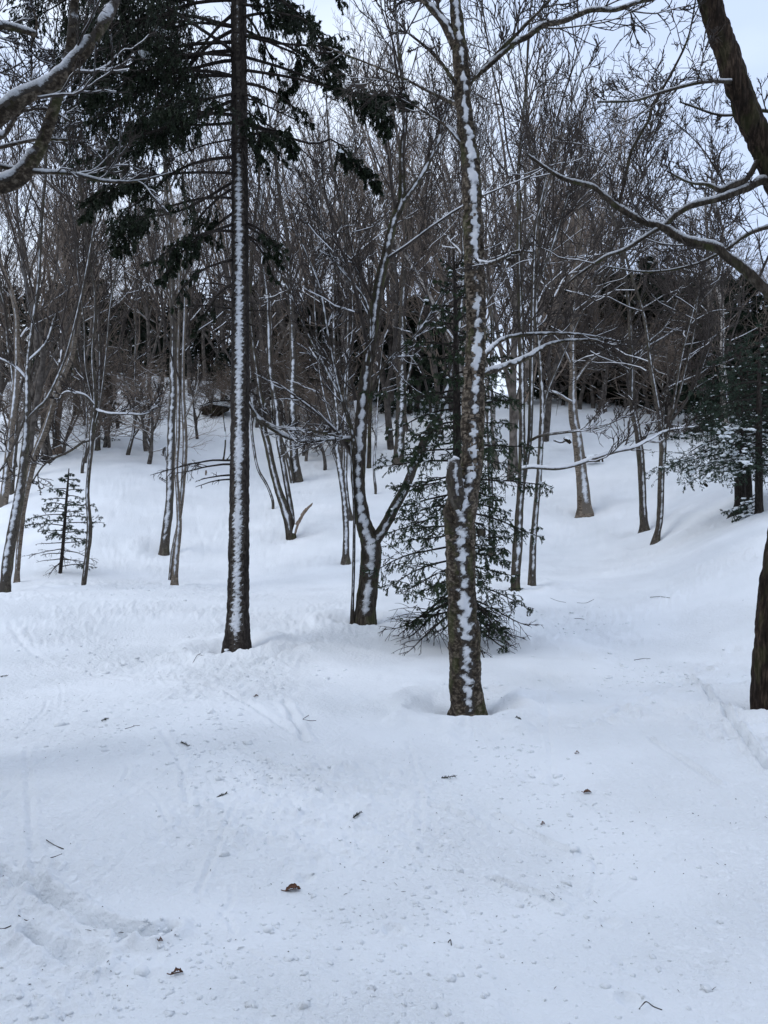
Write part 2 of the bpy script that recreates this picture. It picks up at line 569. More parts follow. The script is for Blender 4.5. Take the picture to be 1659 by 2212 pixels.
for u, v in ((997, 1577), (1016, 1575), (1028, 1556), (1147, 1678), (603, 1668), (618, 1676), (583, 1692), (425, 1670), (460, 1672), (568, 1724),
             (610, 1810), (110, 1872), (80, 1868), (30, 2060), (270, 2040), (850, 2010), (660, 1900), (1320, 1990), (1350, 2080), (1360, 2160)):
    PRINTS.append((on_snow(u, v), .035 if v > 1800 else .06, .016))


def ground_z(x, y):
    x = np.asarray(x, float)
    y = np.asarray(y, float)
    z = base_z(x, y)
    p = np.stack([x, y, x * 0], -1)
    far = sstep(8, 30, y)
    z = z + 0.05 * fbm(p * 0.55, 3, 3) * (0.30 + 0.9 * far) + 0.011 * fbm(p * 3.1, 5, 3) * (1 + 1.2 * far) + .05 * far * np.maximum(0, fbm(p * np.array([.9, 2.4, 1]), 41, 3))
    cr1 = fbm(p * np.array([.55, 1.5, 1]), 51, 3)
    z = z - 0.05 * far * sstep(.05, 0, np.abs(cr1)) * sstep(-.1, .3, fbm(p * .4, 53, 2))
    rough = sstep(-0.15, 0.35, fbm(p * 0.7, 8, 2))
    z = z + 0.036 * rough * np.maximum(0, fbm(p * 13, 12, 2)) - 0.024 * np.maximum(0, fbm(p * 7, 15, 2) - .2) + 0.016 * rough * fbm(p * 32, 14, 2)
    for c, r, a in WELLP:
        dd = np.hypot(x - c[0], y - c[1])
        if (dd < r * 5).any():
            dd = dd * (1 + .35 * fbm(p * (1.1 / r), 61, 2))
        z = z - a * np.exp(-(dd / r) ** 2) + a * 0.6 * np.exp(-((dd - r * 1.9) / (r * .6)) ** 2)
    near = (y > 1.5) & (y < 16) & (np.abs(x) < 12)
    if near.any():
        xn, yn = x[near], y[near]
        dz = np.zeros_like(xn)
        jag = fbm(np.stack([xn, yn, xn * 0], -1) * 9, 31, 2)
        GAIN = 1.75
        for g, hw, dep in TRK:
            lo, hi = g.min(0) - 0.3, g.max(0) + 0.3
            s = np.where((xn > lo[0]) & (xn < hi[0]) & (yn > lo[1]) & (yn < hi[1]))[0]
            if not len(s):
                continue
            hw = hw * .62
            dm = np.full(len(s), 9.0)
            a, b = g[:-1], g[1:]
            for A, Bp in zip(a, b):
                ab = Bp - A
                tt = np.clip(((xn[s] - A[0]) * ab[0] + (yn[s] - A[1]) * ab[1]) / (ab @ ab + 1e-9), 0, 1)
                dm = np.minimum(dm, np.hypot(xn[s] - A[0] - tt * ab[0], yn[s] - A[1] - tt * ab[1]))
            dm = dm * (1 + 0.3 * jag[s])
            ends = 1.0
            dz[s] += (-dep * np.exp(-(dm / hw) ** 2) + dep * .55 * np.exp(-((dm - hw * 2) / hw) ** 2)) * GAIN * (1 + .6 * jag[s])
        for c, r, a in PRINTS:
            d2 = (xn - c[0]) ** 2 + (yn - c[1]) ** 2
            dz += -a * np.exp(-(d2 / r ** 2) ** 1.6) * (1 + jag) + a * .4 * np.exp(-((np.sqrt(d2) - r * 1.5) / (r * .4)) ** 2) * (1 + jag)
        z = z.copy()
        z[near] += dz
    return z


def build_ground():
    ys = np.concatenate([np.linspace(-300, -12, 14), np.linspace(-9, 1.6, 14),
                         1 / np.linspace(1 / 1.9, 1 / 12.0, 400), np.linspace(12.1, 16, 34),
                         np.exp(np.linspace(math.log(16.3), math.log(60), 110)), np.exp(np.linspace(math.log(63), math.log(900), 26))])
    core = np.linspace(-0.60, 0.60, 570)
    side = 0.60 + np.array([.01, .03, .06, .1, .16, .24, .35, .5, .8, 1.3, 2.2, 4, 7, 14, 30, 60])
    a = np.concatenate([-side[::-1], core, side])
    W = np.where(ys > 2.2, ys, 2.2)
    X = a[None] * W[:, None]
    X = np.clip(X, -900, 900)
    # keep columns apart where the sheet is clipped
    X = X + (np.abs(X) >= 899) * np.sign(a)[None] * np.arange(len(a))[None] * 0.5
    Y = np.repeat(ys[:, None], len(a), 1)
    Z = ground_z(X, Y)
    n, k = X.shape
    i = np.arange(n - 1)[:, None] * k + np.arange(k - 1)[None]
    q = np.stack([i, i + 1, i + k + 1, i + k], -1).reshape(-1, 4)
    m = Mesh()
    m.add(np.stack([X, Y, Z], -1), q)
    o = link('snowy_ground', m.build('snowy_ground'), M_SNOW)
    o['kind'] = 'structure'
    o['label'] = 'snow covered slope with ski scrapes rising to the wood'


build_ground()


def gz(x, y):
    return float(ground_z(np.array([x]), np.array([y]))[0])


# ------------------------------------------------------------------ tree builders
def root(name, loc, label, cat, group=None):
    o = bpy.data.objects.new(name, None)
    COL.objects.link(o)
    o.location = Vector([float(c) for c in loc])
    o.empty_display_size = 0.2
    bpy.context.view_layer.update() if False else None
    o['label'] = label
    o['category'] = cat
    if group:
        o['group'] = group
    return o


def root_matrix_fix(o):
    from mathutils import Matrix
    return Matrix.Translation(o.location)


def link_part(name, m, mats, r, stuff=False, smooth=True):
    """m: Mesh in world coordinates; becomes a child of r"""
    if not m.n:
        return None
    off = np.array(r.location)
    m.v = [v - off for v in m.v]
    me = m.build(name, smooth)
    for mt in mats if isinstance(mats, (list, tuple)) else [mats]:
        me.materials.append(mt)
    o = bpy.data.objects.new(name, me)
    COL.objects.link(o)
    o.parent = r
    if stuff:
        o['kind'] = 'stuff'
    return o


def stem_points(poly, d, dj=0.0, rng=RNG, sink=True):
    """poly rows (u, v, width[, depth offset]) -> rows x,y,z,r"""
    out = []
    for i, row in enumerate(poly):
        dd = d + (row[3] if len(row) > 3 else 0.0)
        p = pix(row[0], row[1], dd)
        out.append([*p, row[2] / FS * dd / 2])
    out = np.array(out)
    if sink:
        b = out[0].copy()
        b[2] -= 0.35
        b[0] += (out[0, 0] - out[1, 0]) * 0.05
        out = np.vstack([b, out])
    return out


def solid_stem(name, pts, step, k, mat, r, amp, seed, flare=0.0, crm=None, cr=None, freq=(16, 16, 4), gate=None, wob=0.0):
    s = spline(pts, step)
    P, R = s[None, :, :3], s[None, :, 3]
    if wob:
        w = np.stack([fbm(np.c_[s[:, 2] * 1.3, s[:, 2] * 0, s[:, 2] * 0 + q * 7.7], seed + q, 2) for q in (0, 1)], -1)
        ends = sstep(0, 0.25, np.linspace(0, 1, len(s)))[:, None]
        P = P + np.concatenate([w * wob * ends, np.zeros((len(s), 1))], 1)[None]
        R = R * (1 + 0.07 * fbm(np.c_[s[:, 2] * 5, s[:, 2] * 0, s[:, 2] * 0], seed + 5, 2))[None]
    G, Nn = tube_grid(P, R, k)
    f = np.asarray(freq, float)
    ridge = fbm(G * f, seed, 3)
    chunky = np.sign(ridge) * np.abs(ridge) ** 0.7
    disp = amp * chunky * np.minimum(1, R[..., None] / 0.08)
    if flare:
        h = np.maximum(0, 1 - (P[..., 2] - pts[1, 2]) / flare)[..., None]
        th = np.arctan2(Nn[..., 1], Nn[..., 0])
        disp = disp + R[..., None] * h ** 2 * (0.12 + 0.16 * np.maximum(0, np.cos(th * 4 + seed)))
    G = G + Nn * disp[..., None]
    m = Mesh()
    m.add(G, grid_quads(*G.shape[:3]))
    # close the upper end
    c = len(s) - 1
    m.add(np.vstack([G[0, -1], s[-1:, :3]]), None, [[j, (j + 1) % k, k] for j in range(k)])
    link_part(name, m, mat, r)
    if crm is not None:
        crust(crm, G, Nn, R, seed=seed, gate=None if gate is None else gate(P), **(cr or {}))
    return P, R, s


def resamp(s, n):
    L = np.r_[0, np.cumsum(np.linalg.norm(np.diff(s[:, :3], axis=0), axis=1))]
    t = np.linspace(0, L[-1], n)
    return np.stack([np.interp(t, L, s[:, i]) for i in range(4)], -1)


def extend(pts, height, zg, rng, lean=0.15):
    """carry a stem on to the tree's full height, above the frame if need be"""
    top = pts[-1]
    d = unit(pts[-1, :3] - pts[-3, :3]) if len(pts) > 2 else UP
    p = top.copy()
    out = [*pts]
    left = zg + height - top[2]
    n = max(2, int(left / 0.8))
    if left > 0.4:
        for i in range(n):
            d = unit(d + UP * 0.12 + rng.normal(size=3) * 0.10)
            p = p.copy()
            p[:3] = p[:3] + d * left / n
            p[3] = top[3] * (1 - 0.88 * (i + 1) / n) + 0.003
            out.append(p)
    return np.array(out)


def crown_mesh(stems, rng, n1=9, n2=6, n3=5, t0=0.3, ang=42, ratio=0.34, trop=0.10, rmin=0.0028, lv=4, k1=5, snow=0.72, n4=0, wig=0.15, rr1=.42, ang2=36):
    """stems: list of resampled (n,4); returns twig mesh and snow mesh"""
    m, sm = Mesh(), Mesh()
    S = np.stack([resamp(s, 16) for s in stems])
    P0, R0 = S[..., :3], S[..., 3]
    P1, R1 = grow(P0, R0, n1, t0, 0.98, ang, ratio, 7, trop, wig, rr1, rmin * 1.4, 0.5, rng=rng)
    add_tubes(m, P1, R1, 4)
    P2, R2 = grow(P1, R1, n2, 0.12, 0.97, ang2, 0.52, 5, trop * 1.0, wig, 0.55, rmin * 1.1, 0.4, rng=rng)
    add_tubes(m, P2, R2, 3)
    P3, R3 = grow(P2, R2, n3, 0.12, 0.98, ang2, 0.58, 3, trop, wig * 1.1, 0.6, rmin, 0.4, rng=rng)
    add_tubes(m, P3, R3, 3)
    if n4:
        P4, R4 = grow(P3, R3, n4, 0.2, 0.98, 38, 0.6, 1, trop, wig, 0.7, rmin * 0.8, 0.4, rng=rng)
        add_tubes(m, P4, R4, 3)
    if snow:
        for Pq, Rq, kq in ((P1, R1, 6), (P2, R2, 5))[:2 if snow < .88 else 1]:
            Pq = (Pq[:, :-1, None] * np.array([1, .5])[None, None, :, None] + Pq[:, 1:, None] * np.array([0, .5])[None, None, :, None]).reshape(len(Pq), -1, 3)
            Rq = (Rq[:, :-1, None] * np.array([1, .5]) + Rq[:, 1:, None] * np.array([0, .5])).reshape(len(Rq), -1)
            Rs = np.maximum(Rq, 0.004)
            G, Nn = tube_grid(Pq, Rs * 1.0, kq)
            crust(sm, G, Nn, Rs, wind=1.2, top=snow, amp=0.35, thick=0.008, freq=3.0, seed=int(rng.integers(99)))
    return m, sm


def hero(name, label, cat, d, poly, mat, height, limbs=(), step=0.03, k=20, amp=0.006, seed=0, flare=0.35, crown=None, cr=None,
         cover=0.5, group=None, freq=(16, 16, 4), wob=0.0, limb_mat=None, twig_mat=None, powder_mat=None, snow_top=None):
    rng = np.random.default_rng(seed + 100)
    pts = stem_points(poly, d)
    g = pts[1].copy()
    zg = gz(g[0], g[1])
    r = root(name, (g[0], g[1], zg), label, cat, group)
    sm = Mesh()
    ccr = dict(wind=cover, top=0.72, amp=0.6, thick=0.012)
    ccr.update(cr or {})
    full = extend(pts, height, zg, rng) if height else pts
    hi = 0.0 if snow_top else 0.30
    gate = lambda P: -hi * sstep(zg + 3, zg + 7.5, P[..., 2]) - 0.75 * (1 - sstep(0.0, 0.3 if d < 12 else 0.5, P[..., 2] - zg))
    P, R, s = solid_stem('trunk', full, step, k, mat, r, amp, seed, flare, sm, ccr, freq, gate, wob)
    stems = [] if crown and crown.pop('skip0', False) else [s]
    for li, L in enumerate(limbs):
        lp = stem_points(L[0], d, sink=False)
        ht = L[1] if len(L) > 1 else 0
        if ht:
            lp = extend(lp, ht, zg, rng)
        lcr = dict(ccr)
        if len(L) > 2:
            lcr.update(L[2])
        _, _, ls = solid_stem('limb', lp, step * 1.3, max(8, k // 2), limb_mat or mat, r, amp * .5, seed + 31 * li + 7, 0, sm, lcr, freq)
        stems.append(ls)
    if crown is not None:
        tm, ts = crown_mesh(stems, rng, **crown)
        link_part('twigs', tm, twig_mat or M_TWIG, r, True)
        if ts.n:
            sm.v += [v for v in ts.v]
            sm.a += [np.full(len(v), .6) for v in ts.v]
            for q in ts.q:
                sm.q.append(q + sm.n)
            sm.qm += ts.qm
            sm.n += ts.n
    link_part('snow_crust', sm, powder_mat or (M_POWDER_TAN if mat is M_TAN else M_POWDER_FAR if d > 12 else M_POWDER), r, True)
    return r


# ------------------------------------------------------------------ conifers
def needles(P, per, length, width, rng, spread=55, droop=0.0):
    B, N = P.shape[:2]
    t = rng.random((B, per)) * (N - 1.01)
    i = t.astype(int)
    fr = (t - i)[..., None]
    bi = np.arange(B)[:, None]
    pos = P[bi, i] * (1 - fr) + P[bi, i + 1] * fr
    T = unit(P[bi, i + 1] - P[bi, i])
    rv = rng.normal(size=T.shape)
    perp = unit(rv - (rv * T).sum(-1, keepdims=True) * T)
    a = np.radians(spread * rng.uniform(.6, 1.2, (B, per)))[..., None]
    d = unit(T * np.cos(a) + perp * np.sin(a) - UP * droop)
    sidev = unit(np.cross(d, rng.normal(size=d.shape)))
    L = length * rng.uniform(.7, 1.2, (B, per))[..., None]
    w = width * 0.5
    V = np.stack([pos - sidev * w, pos + sidev * w, pos + d * L], -2).reshape(-1, 3)
    return V, np.arange(len(V)).reshape(-1, 3)


def bough_mesh(start, az, length, elev, droop, rng, r0=0.018, dens=11, fol=(0.3, 1.0), per=16, nl=0.022, nw=0.005, pend=0.35, hang=0.5,
               bare=False, snow=None, side_ratio=0.42, k3=5, wig=.05, curl=0.0, path=None):
    """one bough in world coordinates: wood (mat 0) and needles (mat 1)"""
    m = Mesh()
    n = 14
    pts = [np.array(start, float)]
    e = math.radians(elev)
    d = np.array([math.cos(az) * math.cos(e), math.sin(az) * math.cos(e), math.sin(e)])
    for i in range(n):
        g = droop if i < n * 0.6 else droop * (1 - curl)
        d = unit(d + np.array([0, 0, -g / n * 2]) + rng.normal(size=3) * wig)
        pts.append(pts[-1] + d * length / n)
    if path is not None:
        pts = resamp(spline(path, .1), n + 1)[:, :3]
    P0 = np.array(pts)[None]
    R0 = (r0 * (1 - np.linspace(0, 1, n + 1)) ** 0.8 + 0.003)[None]
    add_tubes(m, P0, R0, 5)
    nb = max(3, int(length * dens))
    P1, R1 = grow(P0, R0, nb, fol[0], fol[1], 58, side_ratio, 6, -0.035 - 0.05 * pend, 0.06, 0.4, 0.0022, 0.62, flat=0.8, rng=rng)
    add_tubes(m, P1, R1, 3)
    nt = k3 if not bare else 3
    P2, R2 = grow(P1, R1, nt, 0.12, 1.0, 48, 0.5, 4, -0.30 * hang, 0.07, 0.6, 0.0016, 0.45, lmax=.45, rng=rng)
    add_tubes(m, P2, R2, 3)
    if not bare:
        V, T = needles(P1, per, nl, nw, rng, 50, 0.1)
        m.add(V, None, T, 1)
        V, T = needles(P2, per, nl, nw, rng, 45, 0.25)
        m.add(V, None, T, 1)
        P3, R3 = grow(P2, R2, 2, 0.2, 0.95, 40, 0.6, 3, -0.25 * hang, 0.06, 0.6, 0.0014, 0.4, lmax=.2, rng=rng)
        V, T = needles(P3, per, nl, nw, rng, 40, 0.3)
        m.add(V, None, T, 1)
        V, T = needles(P0[:, 4:], per * 4, nl, nw, rng, 50)
        m.add(V, None, T, 1)
    if snow:
        lumps(snow[0], np.concatenate([P1[:, 1:5].reshape(-1, 3)]), snow[1], snow[2], rng)
    return m, P0[0]


_ico = None


def ico():
    global _ico
    if _ico is None:
        t = (1 + 5 ** .5) / 2
        v = np.array([(-1, t, 0), (1, t, 0), (-1, -t, 0), (1, -t, 0), (0, -1, t), (0, 1, t), (0, -1, -t), (0, 1, -t), (t, 0, -1), (t, 0, 1), (-t, 0, -1), (-t, 0, 1)], float)
        f = np.array([(0, 11, 5), (0, 5, 1), (0, 1, 7), (0, 7, 10), (0, 10, 11), (1, 5, 9), (5, 11, 4), (11, 10, 2), (10, 7, 6), (7, 1, 8),
                      (3, 9, 4), (3, 4, 2), (3, 2, 6), (3, 6, 8), (3, 8, 9), (4, 9, 5), (2, 4, 11), (6, 2, 10), (8, 6, 7), (9, 8, 1)])
        _ico = (unit(v), f)
    return _ico


def lumps(m, pos, prob, size, rng, mat=0, flat=0.45):
    sel = pos[rng.random(len(pos)) < prob]
    if not len(sel):
        return
    v, f = ico()
    n = len(sel)
    sc = size * rng.uniform(.4, 1.5, (n, 1, 1)) * rng.uniform(.6, 1.4, (n, 1, 3)) * np.array([1, 1, flat])
    j = 1 + 0.25 * rng.normal(size=(n, 12, 1))
    V = sel[:, None] + v[None] * sc * j + np.array([0, 0, size * 0.2])
    F = f[None] + (np.arange(n) * 12)[:, None, None]
    m.add(V, None, F.reshape(-1, 3), mat)


def conifer_proto(rng, h=9.0, rad=1.7, nb=60, z0=0.6, needle=(0.17, 0.055), per=9, snow=0.0):
    """far conifer: trunk mesh and joined foliage"""
    tr, fo, sn = Mesh(), Mesh(), Mesh()
    s = np.array([[0, 0, -0.5, 0.13], [0.02, 0, h * .4, 0.09], [0, 0.03, h * .8, 0.04], [0, 0, h, 0.01]])
    s = spline(s, 0.5)
    add_tubes(tr, s[None, :, :3], s[None, :, 3], 8)
    t = np.sort(rng.random(nb) ** 0.8)
    z = z0 + (h - z0) * t * 0.98
    az = np.arange(nb) * 2.4 + rng.normal(size=nb) * .4
    L = rad * (1 - t) ** 0.75 * rng.uniform(.6, 1.15, nb) + 0.15
    n = 6
    d = np.stack([np.cos(az), np.sin(az), np.full(nb, .1) + .35 * t], -1)
    P = [np.stack([0 * z, 0 * z, z], -1)]
    for i in range(n):
        d = unit(d + np.array([0, 0, -.11]) + rng.normal(size=d.shape) * .05)
        P.append(P[-1] + d * (L / n)[:, None])
    P0 = np.stack(P, 1)
    R0 = np.linspace(.02, .005, n + 1)[None].repeat(nb, 0)
    add_tubes(tr, P0, R0, 3)
    P1, R1 = grow(P0, R0, 9, .15, 1, 55, .42, 4, -.06, .08, .5, .003, .5, flat=.7, rng=rng)
    P2, R2 = grow(P1, R1, 4, .1, 1, 45, .5, 2, -.15, .08, .5, .003, .5, rng=rng)
    for Pq, pp in ((P0, per * 3), (P1, per), (P2, per)):
        V, T = needles(Pq, pp, needle[0], needle[1], rng, 45, .2)
        fo.add(V, None, T)
    if snow:
        lumps(sn, np.concatenate([P0[:, 2:].reshape(-1, 3), P1[:, 1:4].reshape(-1, 3)]), snow, .07, rng)
    return tr, fo, sn


exec_order = []
# ================================================================== the trees one can tell apart
CR_N = dict(n1=9, n2=6, n3=5, t0=0.35, n4=2)

# ---- tall dark spruce left of centre
rs = np.random.default_rng(5)
sp_poly = [(512, 1398, 56), (514, 1330, 48), (516, 1180, 44), (518, 950, 40), (519, 700, 37), (518, 400, 35), (516, 100, 33), (514, -200, 30), (512, -600, 23), (512, -1000, 13), (512, -1300, 4)]
sp_pts = stem_points(sp_poly, 9.05)
sp_root = root('spruce_tree', (sp_pts[1, 0], sp_pts[1, 1], gz(sp_pts[1, 0], sp_pts[1, 1])),
               'tall dark spruce with a snow stripe down its straight trunk and drooping boughs', 'tree')
smesh = Mesh()
solid_stem('trunk', sp_pts, 0.014, 44, M_SPRUCE_BARK, sp_root, 0.010, 3, 0.45, smesh,
           dict(wind=0.66, top=2, amp=0.6, thick=0.006, freq=45, patch=.0), (34, 34, 14), lambda P: -sstep(4.9, 6.3, P[..., 2]) * 0.6 - .7 * (1 - sstep(.05, .3, P[..., 2])))
link_part('snow_crust', smesh, M_POWDER, sp_root, True)


def spx(v):
    return pix(np.interp(v, [-300, 400, 1398], [514, 518, 512]), v, 9.05)


# (v on trunk, direction to the right (+) or left (-) in the picture, towards camera(-)/away(+), length m, elevation, droop, foliage from, bare)
SB = [(165, -2.2, -.4, 2.1, 0, .35, .22), (215, -1.6, .6, 1.9, 0, .45, .2), (120, -1.0, -1.2, 2.0, 8, .4, .3), (60, -1.6, -.7, 2.3, 6, .5, .25),
      (20, -1.0, .9, 2.3, 5, .5, .3), (130, -2.0, .2, 2.35, 3, .42, .3), (250, -1.8, -.8, 2.0, -2, .4, .3), 
      (340, -1.3, -.8, 1.7, -4, .45, .35), (430, -1.0, -1.0, 1.5, -5, .5, .35),
      (500, -.9, -.9, 1.25, -5, .5, .4), (610, -.9, .5, .95, -6, .5, .45), (560, -1.1, -.6, 1.05, -12, .5, .4),
      (-60, -1.8, -.6, 2.6, 4, .5, .25), (-130, -1.2, .4, 2.5, 6, .5, .25), (-140, -2.2, -1.0, 2.7, 0, .55, .25), (-220, -1.7, .2, 2.6, 0, .6, .25), (-90, -.6, -1.5, 2.1, 0, .6, .35),
      (-30, -2.4, .5, 2.5, -2, .4, .2), (-180, -2.3, .3, 2.7, -4, .5, .2), (60, -2.2, .8, 2.3, -3, .45, .2),
      (40, 1.0, -.8, 1.5, -2, .6, .3), (-40, 1.4, .3, 1.6, 0, .6, .3), (-120, 1.0, -.8, 1.8, 0, .6, .3), (-180, .5, 1.2, 1.9, 0, .6, .3), (-160, 1.6, -.4, 1.7, -3, .7, .25), (20, .7, .9, 1.2, 0, .6, .3),
      (75, 1.9, -.3, 1.5, -6, .45, .66), (180, 2.0, -.3, 1.1, -2, .6, .5), 
      (300, 1.2, -.7, 1.05, 2, .5, .45), (250, .8, .8, .8, 4, .6, .5), (210, .9, -1.1, .8, -5, .7, .3), (300, .5, -.6, .75, -5, .9, .3),
         (-10, -2.0, -.9, 2.5, 8, .4, .2), (-70, -1.4, .5, 2.5, 4, .35, .2), (110, -1.4, .3, 2.2, 10, .4, .2), (0, -1.8, .1, 2.4, 8, .45, .2), (170, -1.0, -.6, 1.8, 2, .4, .25), (90, -2.2, -.2, 2.45, -4, .3, .25),
         (400, -1.0, .5, 1.2, -6, .6, .3), (-200, -1.0, -1.3, 2.4, 0, .6, .2), (-230, 1.2, .2, 1.9, 0, .8, .2),
         (480, 1.2, -.5, .9, -6, .7, .35), (500, .9, .9, .8, -10, .7, .4)]
for i, (v, dx, dy, L, el, dr, f0) in enumerate(SB):
    bm_, _ = bough_mesh(spx(v), math.atan2(dy, dx), L, el, dr, rs, r0=.016 + .004 * (L > 1.5), dens=14 if v < 160 else 9, fol=(f0, 1), per=7, nl=.034, nw=.0135, pend=.8, hang=1.6, side_ratio=(.26 if v < 140 else .19) if dx < 0 else .16, k3=6)
    link_part('bough', bm_, [M_SPRUCE_BARK, M_NEEDLE], sp_root, smooth=False)
# long boughs that end in separate drooping clumps: (points u, v, depth offset), first foliage
for pth, f0, sr in (
        ([(516, 375, 0), (440, 372, -.2), (360, 376, -.35), (295, 385, -.5), (240, 400, -.6), (205, 432, -.7), (184, 465, -.75)], .55, .13),
        ([(516, 385, 0), (450, 425, .1), (390, 455, .2), (330, 468, .3), (295, 470, .4), (268, 500, .45), (262, 545, .5)], .62, .16),
        ([(516, 480, 0), (460, 500, -.2), (415, 525, -.3), (380, 560, -.4), (350, 610, -.5)], .45, .15),
        ([(516, 450, 0), (470, 485, .2), (430, 520, .3), (405, 555, .4)], .35, .2),
        ([(516, 230, 0), (400, 262, -.5), (330, 285, -.8), (270, 300, -.9), (232, 330, -1.0), (215, 372, -1.0)], .35, .16),
        ([(516, 265, 0), (420, 270, .3), (350, 265, .5), (290, 285, .6), (250, 320, .6)], .3, .16),
        ([(516, 120, 0), (400, 118, -.4), (300, 160, -.7), (220, 190, -.8), (165, 225, -.9)], .3, .17),
        ([(516, 60, 0), (420, 50, .4), (310, 80, .6), (230, 130, .7), (185, 200, .7)], .3, .17),
        ([(516, 200, 0), (440, 215, -.7), (370, 225, -.9), (310, 250, -1.0), (285, 300, -1.0)], .3, .2),
        ([(518, 75, 0), (590, 92, -.2), (650, 98, -.3), (690, 100, -.4), (725, 130, -.45), (738, 180, -.5)], .55, .17),
        ([(518, 60, 0), (600, 100, .2), (650, 125, .25), (640, 170, .3), (610, 215, .3)], .5, .14),
        ([(518, 120, 0), (620, 150, .1), (720, 190, .2), (800, 206, .3), (860, 212, .3), (893, 222, .35)], .68, .10),
        ([(518, 150, 0), (640, 170, -.2), (760, 205, -.3), (810, 235, -.35), (835, 285, -.4)], .66, .11),
        ([(518, 265, 0), (600, 290, .1), (680, 312, .15), (720, 300, .2), (760, 345, .25), (820, 408, .3)], .62, .10),
        ([(518, 260, 0), (580, 280, -.2), (622, 290, -.3), (632, 330, -.3)], .6, .2),
        ([(518, 480, 0), (560, 505, .2), (590, 530, .3), (606, 575, .3)], .35, .16),
        ([(518, 255, 0), (545, 270, -.4), (560, 300, -.5), (556, 340, -.5)], .3, .3),
        ([(518, 10, 0), (570, 15, -.3), (620, 30, -.4), (640, 60, -.4)], .25, .3),
        ([(518, -30, 0), (580, -10, .4), (630, 10, .5), (625, 50, .5)], .25, .3)):
    pp = np.array([[*pix(u, v, 9.05 + dd), .02] for u, v, dd in pth])
    Lb = np.linalg.norm(np.diff(pp[:, :3], axis=0), axis=1).sum()
    bm_, _ = bough_mesh(None or pp[0, :3], 0, Lb, 0, 0, rs, r0=.017, dens=20, fol=(f0, 1), per=8, nl=.036, nw=.015, pend=1.0, hang=1.7, side_ratio=sr, k3=7, path=pp)
    link_part('bough', bm_, [M_SPRUCE_BARK, M_NEEDLE], sp_root, smooth=False)
# dead bare branches lower on the trunk
for i in range(30):
    v = rs.uniform(150, 720) if i > 10 else rs.uniform(600, 1120)
    L = rs.uniform(.3, 1.6) * (1 if v < 640 else .42)
    bm_, _ = bough_mesh(spx(v), rs.uniform(0, 6.28), L, rs.uniform(-25, 12), rs.uniform(.0, .4), rs, r0=.009, dens=7, fol=(.3, 1), bare=True, side_ratio=.3)
    link_part('dead_branch', bm_, M_SPRUCE_BARK, sp_root, smooth=False)
for (v, sx, L) in ((1028, -1, .5), (1140, -1, .32), (995, -1, 1.05), (1003, -1, .8), (670, -1, .8), (672, 1, .45)):
    bm_, _ = bough_mesh(spx(v), math.atan2(-.1, sx), L, 3, .15 if v != 1140 else 2.5, rs, r0=.011, dens=3 if L < .6 else 9, fol=(.35, 1), bare=True, side_ratio=.35)
    link_part('dead_branch', bm_, M_SPRUCE_BARK, sp_root, smooth=False)
sl = Mesh()
lumps(sl, np.array([pix(345, 66, 8.4), pix(352, 68, 8.4), pix(338, 64, 8.4), pix(310, 120, 8.6), pix(740, 330, 9), pix(736, 328, 9)]), 2, .045, rs)
link_part('snow_lump', sl, M_CRUST, sp_root, True)

# ---- big yellow birch right of centre
yb = hero('yellow_birch_tree', 'thick rough yellow birch with a broken stub, right of centre before the spruce', 'tree', 6.3,
          [(1010, 1533, 66), (1006, 1480, 68), (1003, 1389, 68), (998, 1305, 62), (995, 1221, 62), (993, 1137, 66), (998, 1085, 66), (1010, 1040, 56), (1019, 1000, 46), (1020, 941, 47),
           (1022, 871, 48), (1026, 780, 42), (1029, 700, 41), (1025, 600, 42), (1022, 500, 41), (1016, 350, 38), (1003, 250, 34), (997, 150, 34), (987, 50, 28), (983, -20, 25), (985, -300, 20)],
          M_YELLOW, 11,
          limbs=[([(1003, 185, 12), (1054, 145, 9), (1110, 95, 10), (1140, 80, 11), (1170, 57, 11), (1215, 47, 10, .1), (1245, 35, 10, .2), (1280, 22, 9), (1330, 22, 8), (1380, 5, 7), (1424, -6, 5), (1520, -60, 3)], 0, dict(top=.4, wind=1.3)),
                 ([(985, 100, 22), (960, 50, 20), (935, 20, 17), (900, -10, 13), (820, -40, 8)], 0),
                 ([(996, 310, 9), (960, 270, 6), (905, 235, 4, .2), (850, 200, 3, .3)], 0), ([(1014, 180, 9), (1080, 110, 8), (1170, 20, 5, -.3), (1240, -60, 4, -.4)], 0),
                 ([(990, 190, 9), (940, 120, 6, -.2), (870, 60, 4, -.3), (830, 0, 3, -.3)], 0), ([(992, 230, 9), (930, 200, 6, .4), (850, 160, 4, .6), (700, 100, 3, 1.0)], 0),
                 ([(1018, 560, 5), (1060, 570, 7, -.3), (1115, 545, 5, -.4), (1150, 545, 3, -.4)], 0, dict(top=.2, wind=1.3)),
                 ([(1020, 812, 16, .2), (1080, 795, 12, .4), (1140, 772, 11, .5), (1165, 755, 8, .6), (1215, 738, 5, .7), (1320, 733, 3, .8)], 0, dict(top=.15, wind=1.3)),
                 ([(1025, 800, 10, .2), (1070, 745, 9, .5), (1120, 725, 6, .6), (1240, 722, 4, .7), (1340, 738, 2, .8)], 0, dict(top=.15, wind=1.3))],
          step=0.012, k=56, amp=0.016, seed=2, flare=.3, crown=dict(skip0=True, n1=8, n2=6, n3=5, t0=.25, ratio=.34, snow=.9, ang=48, trop=.06, rmin=.0022, rr1=.3, n4=0),
          cover=.84, cr=dict(amp=1.0, thick=.010, freq=22, patch=.02), freq=(22, 22, 12), snow_top=1)
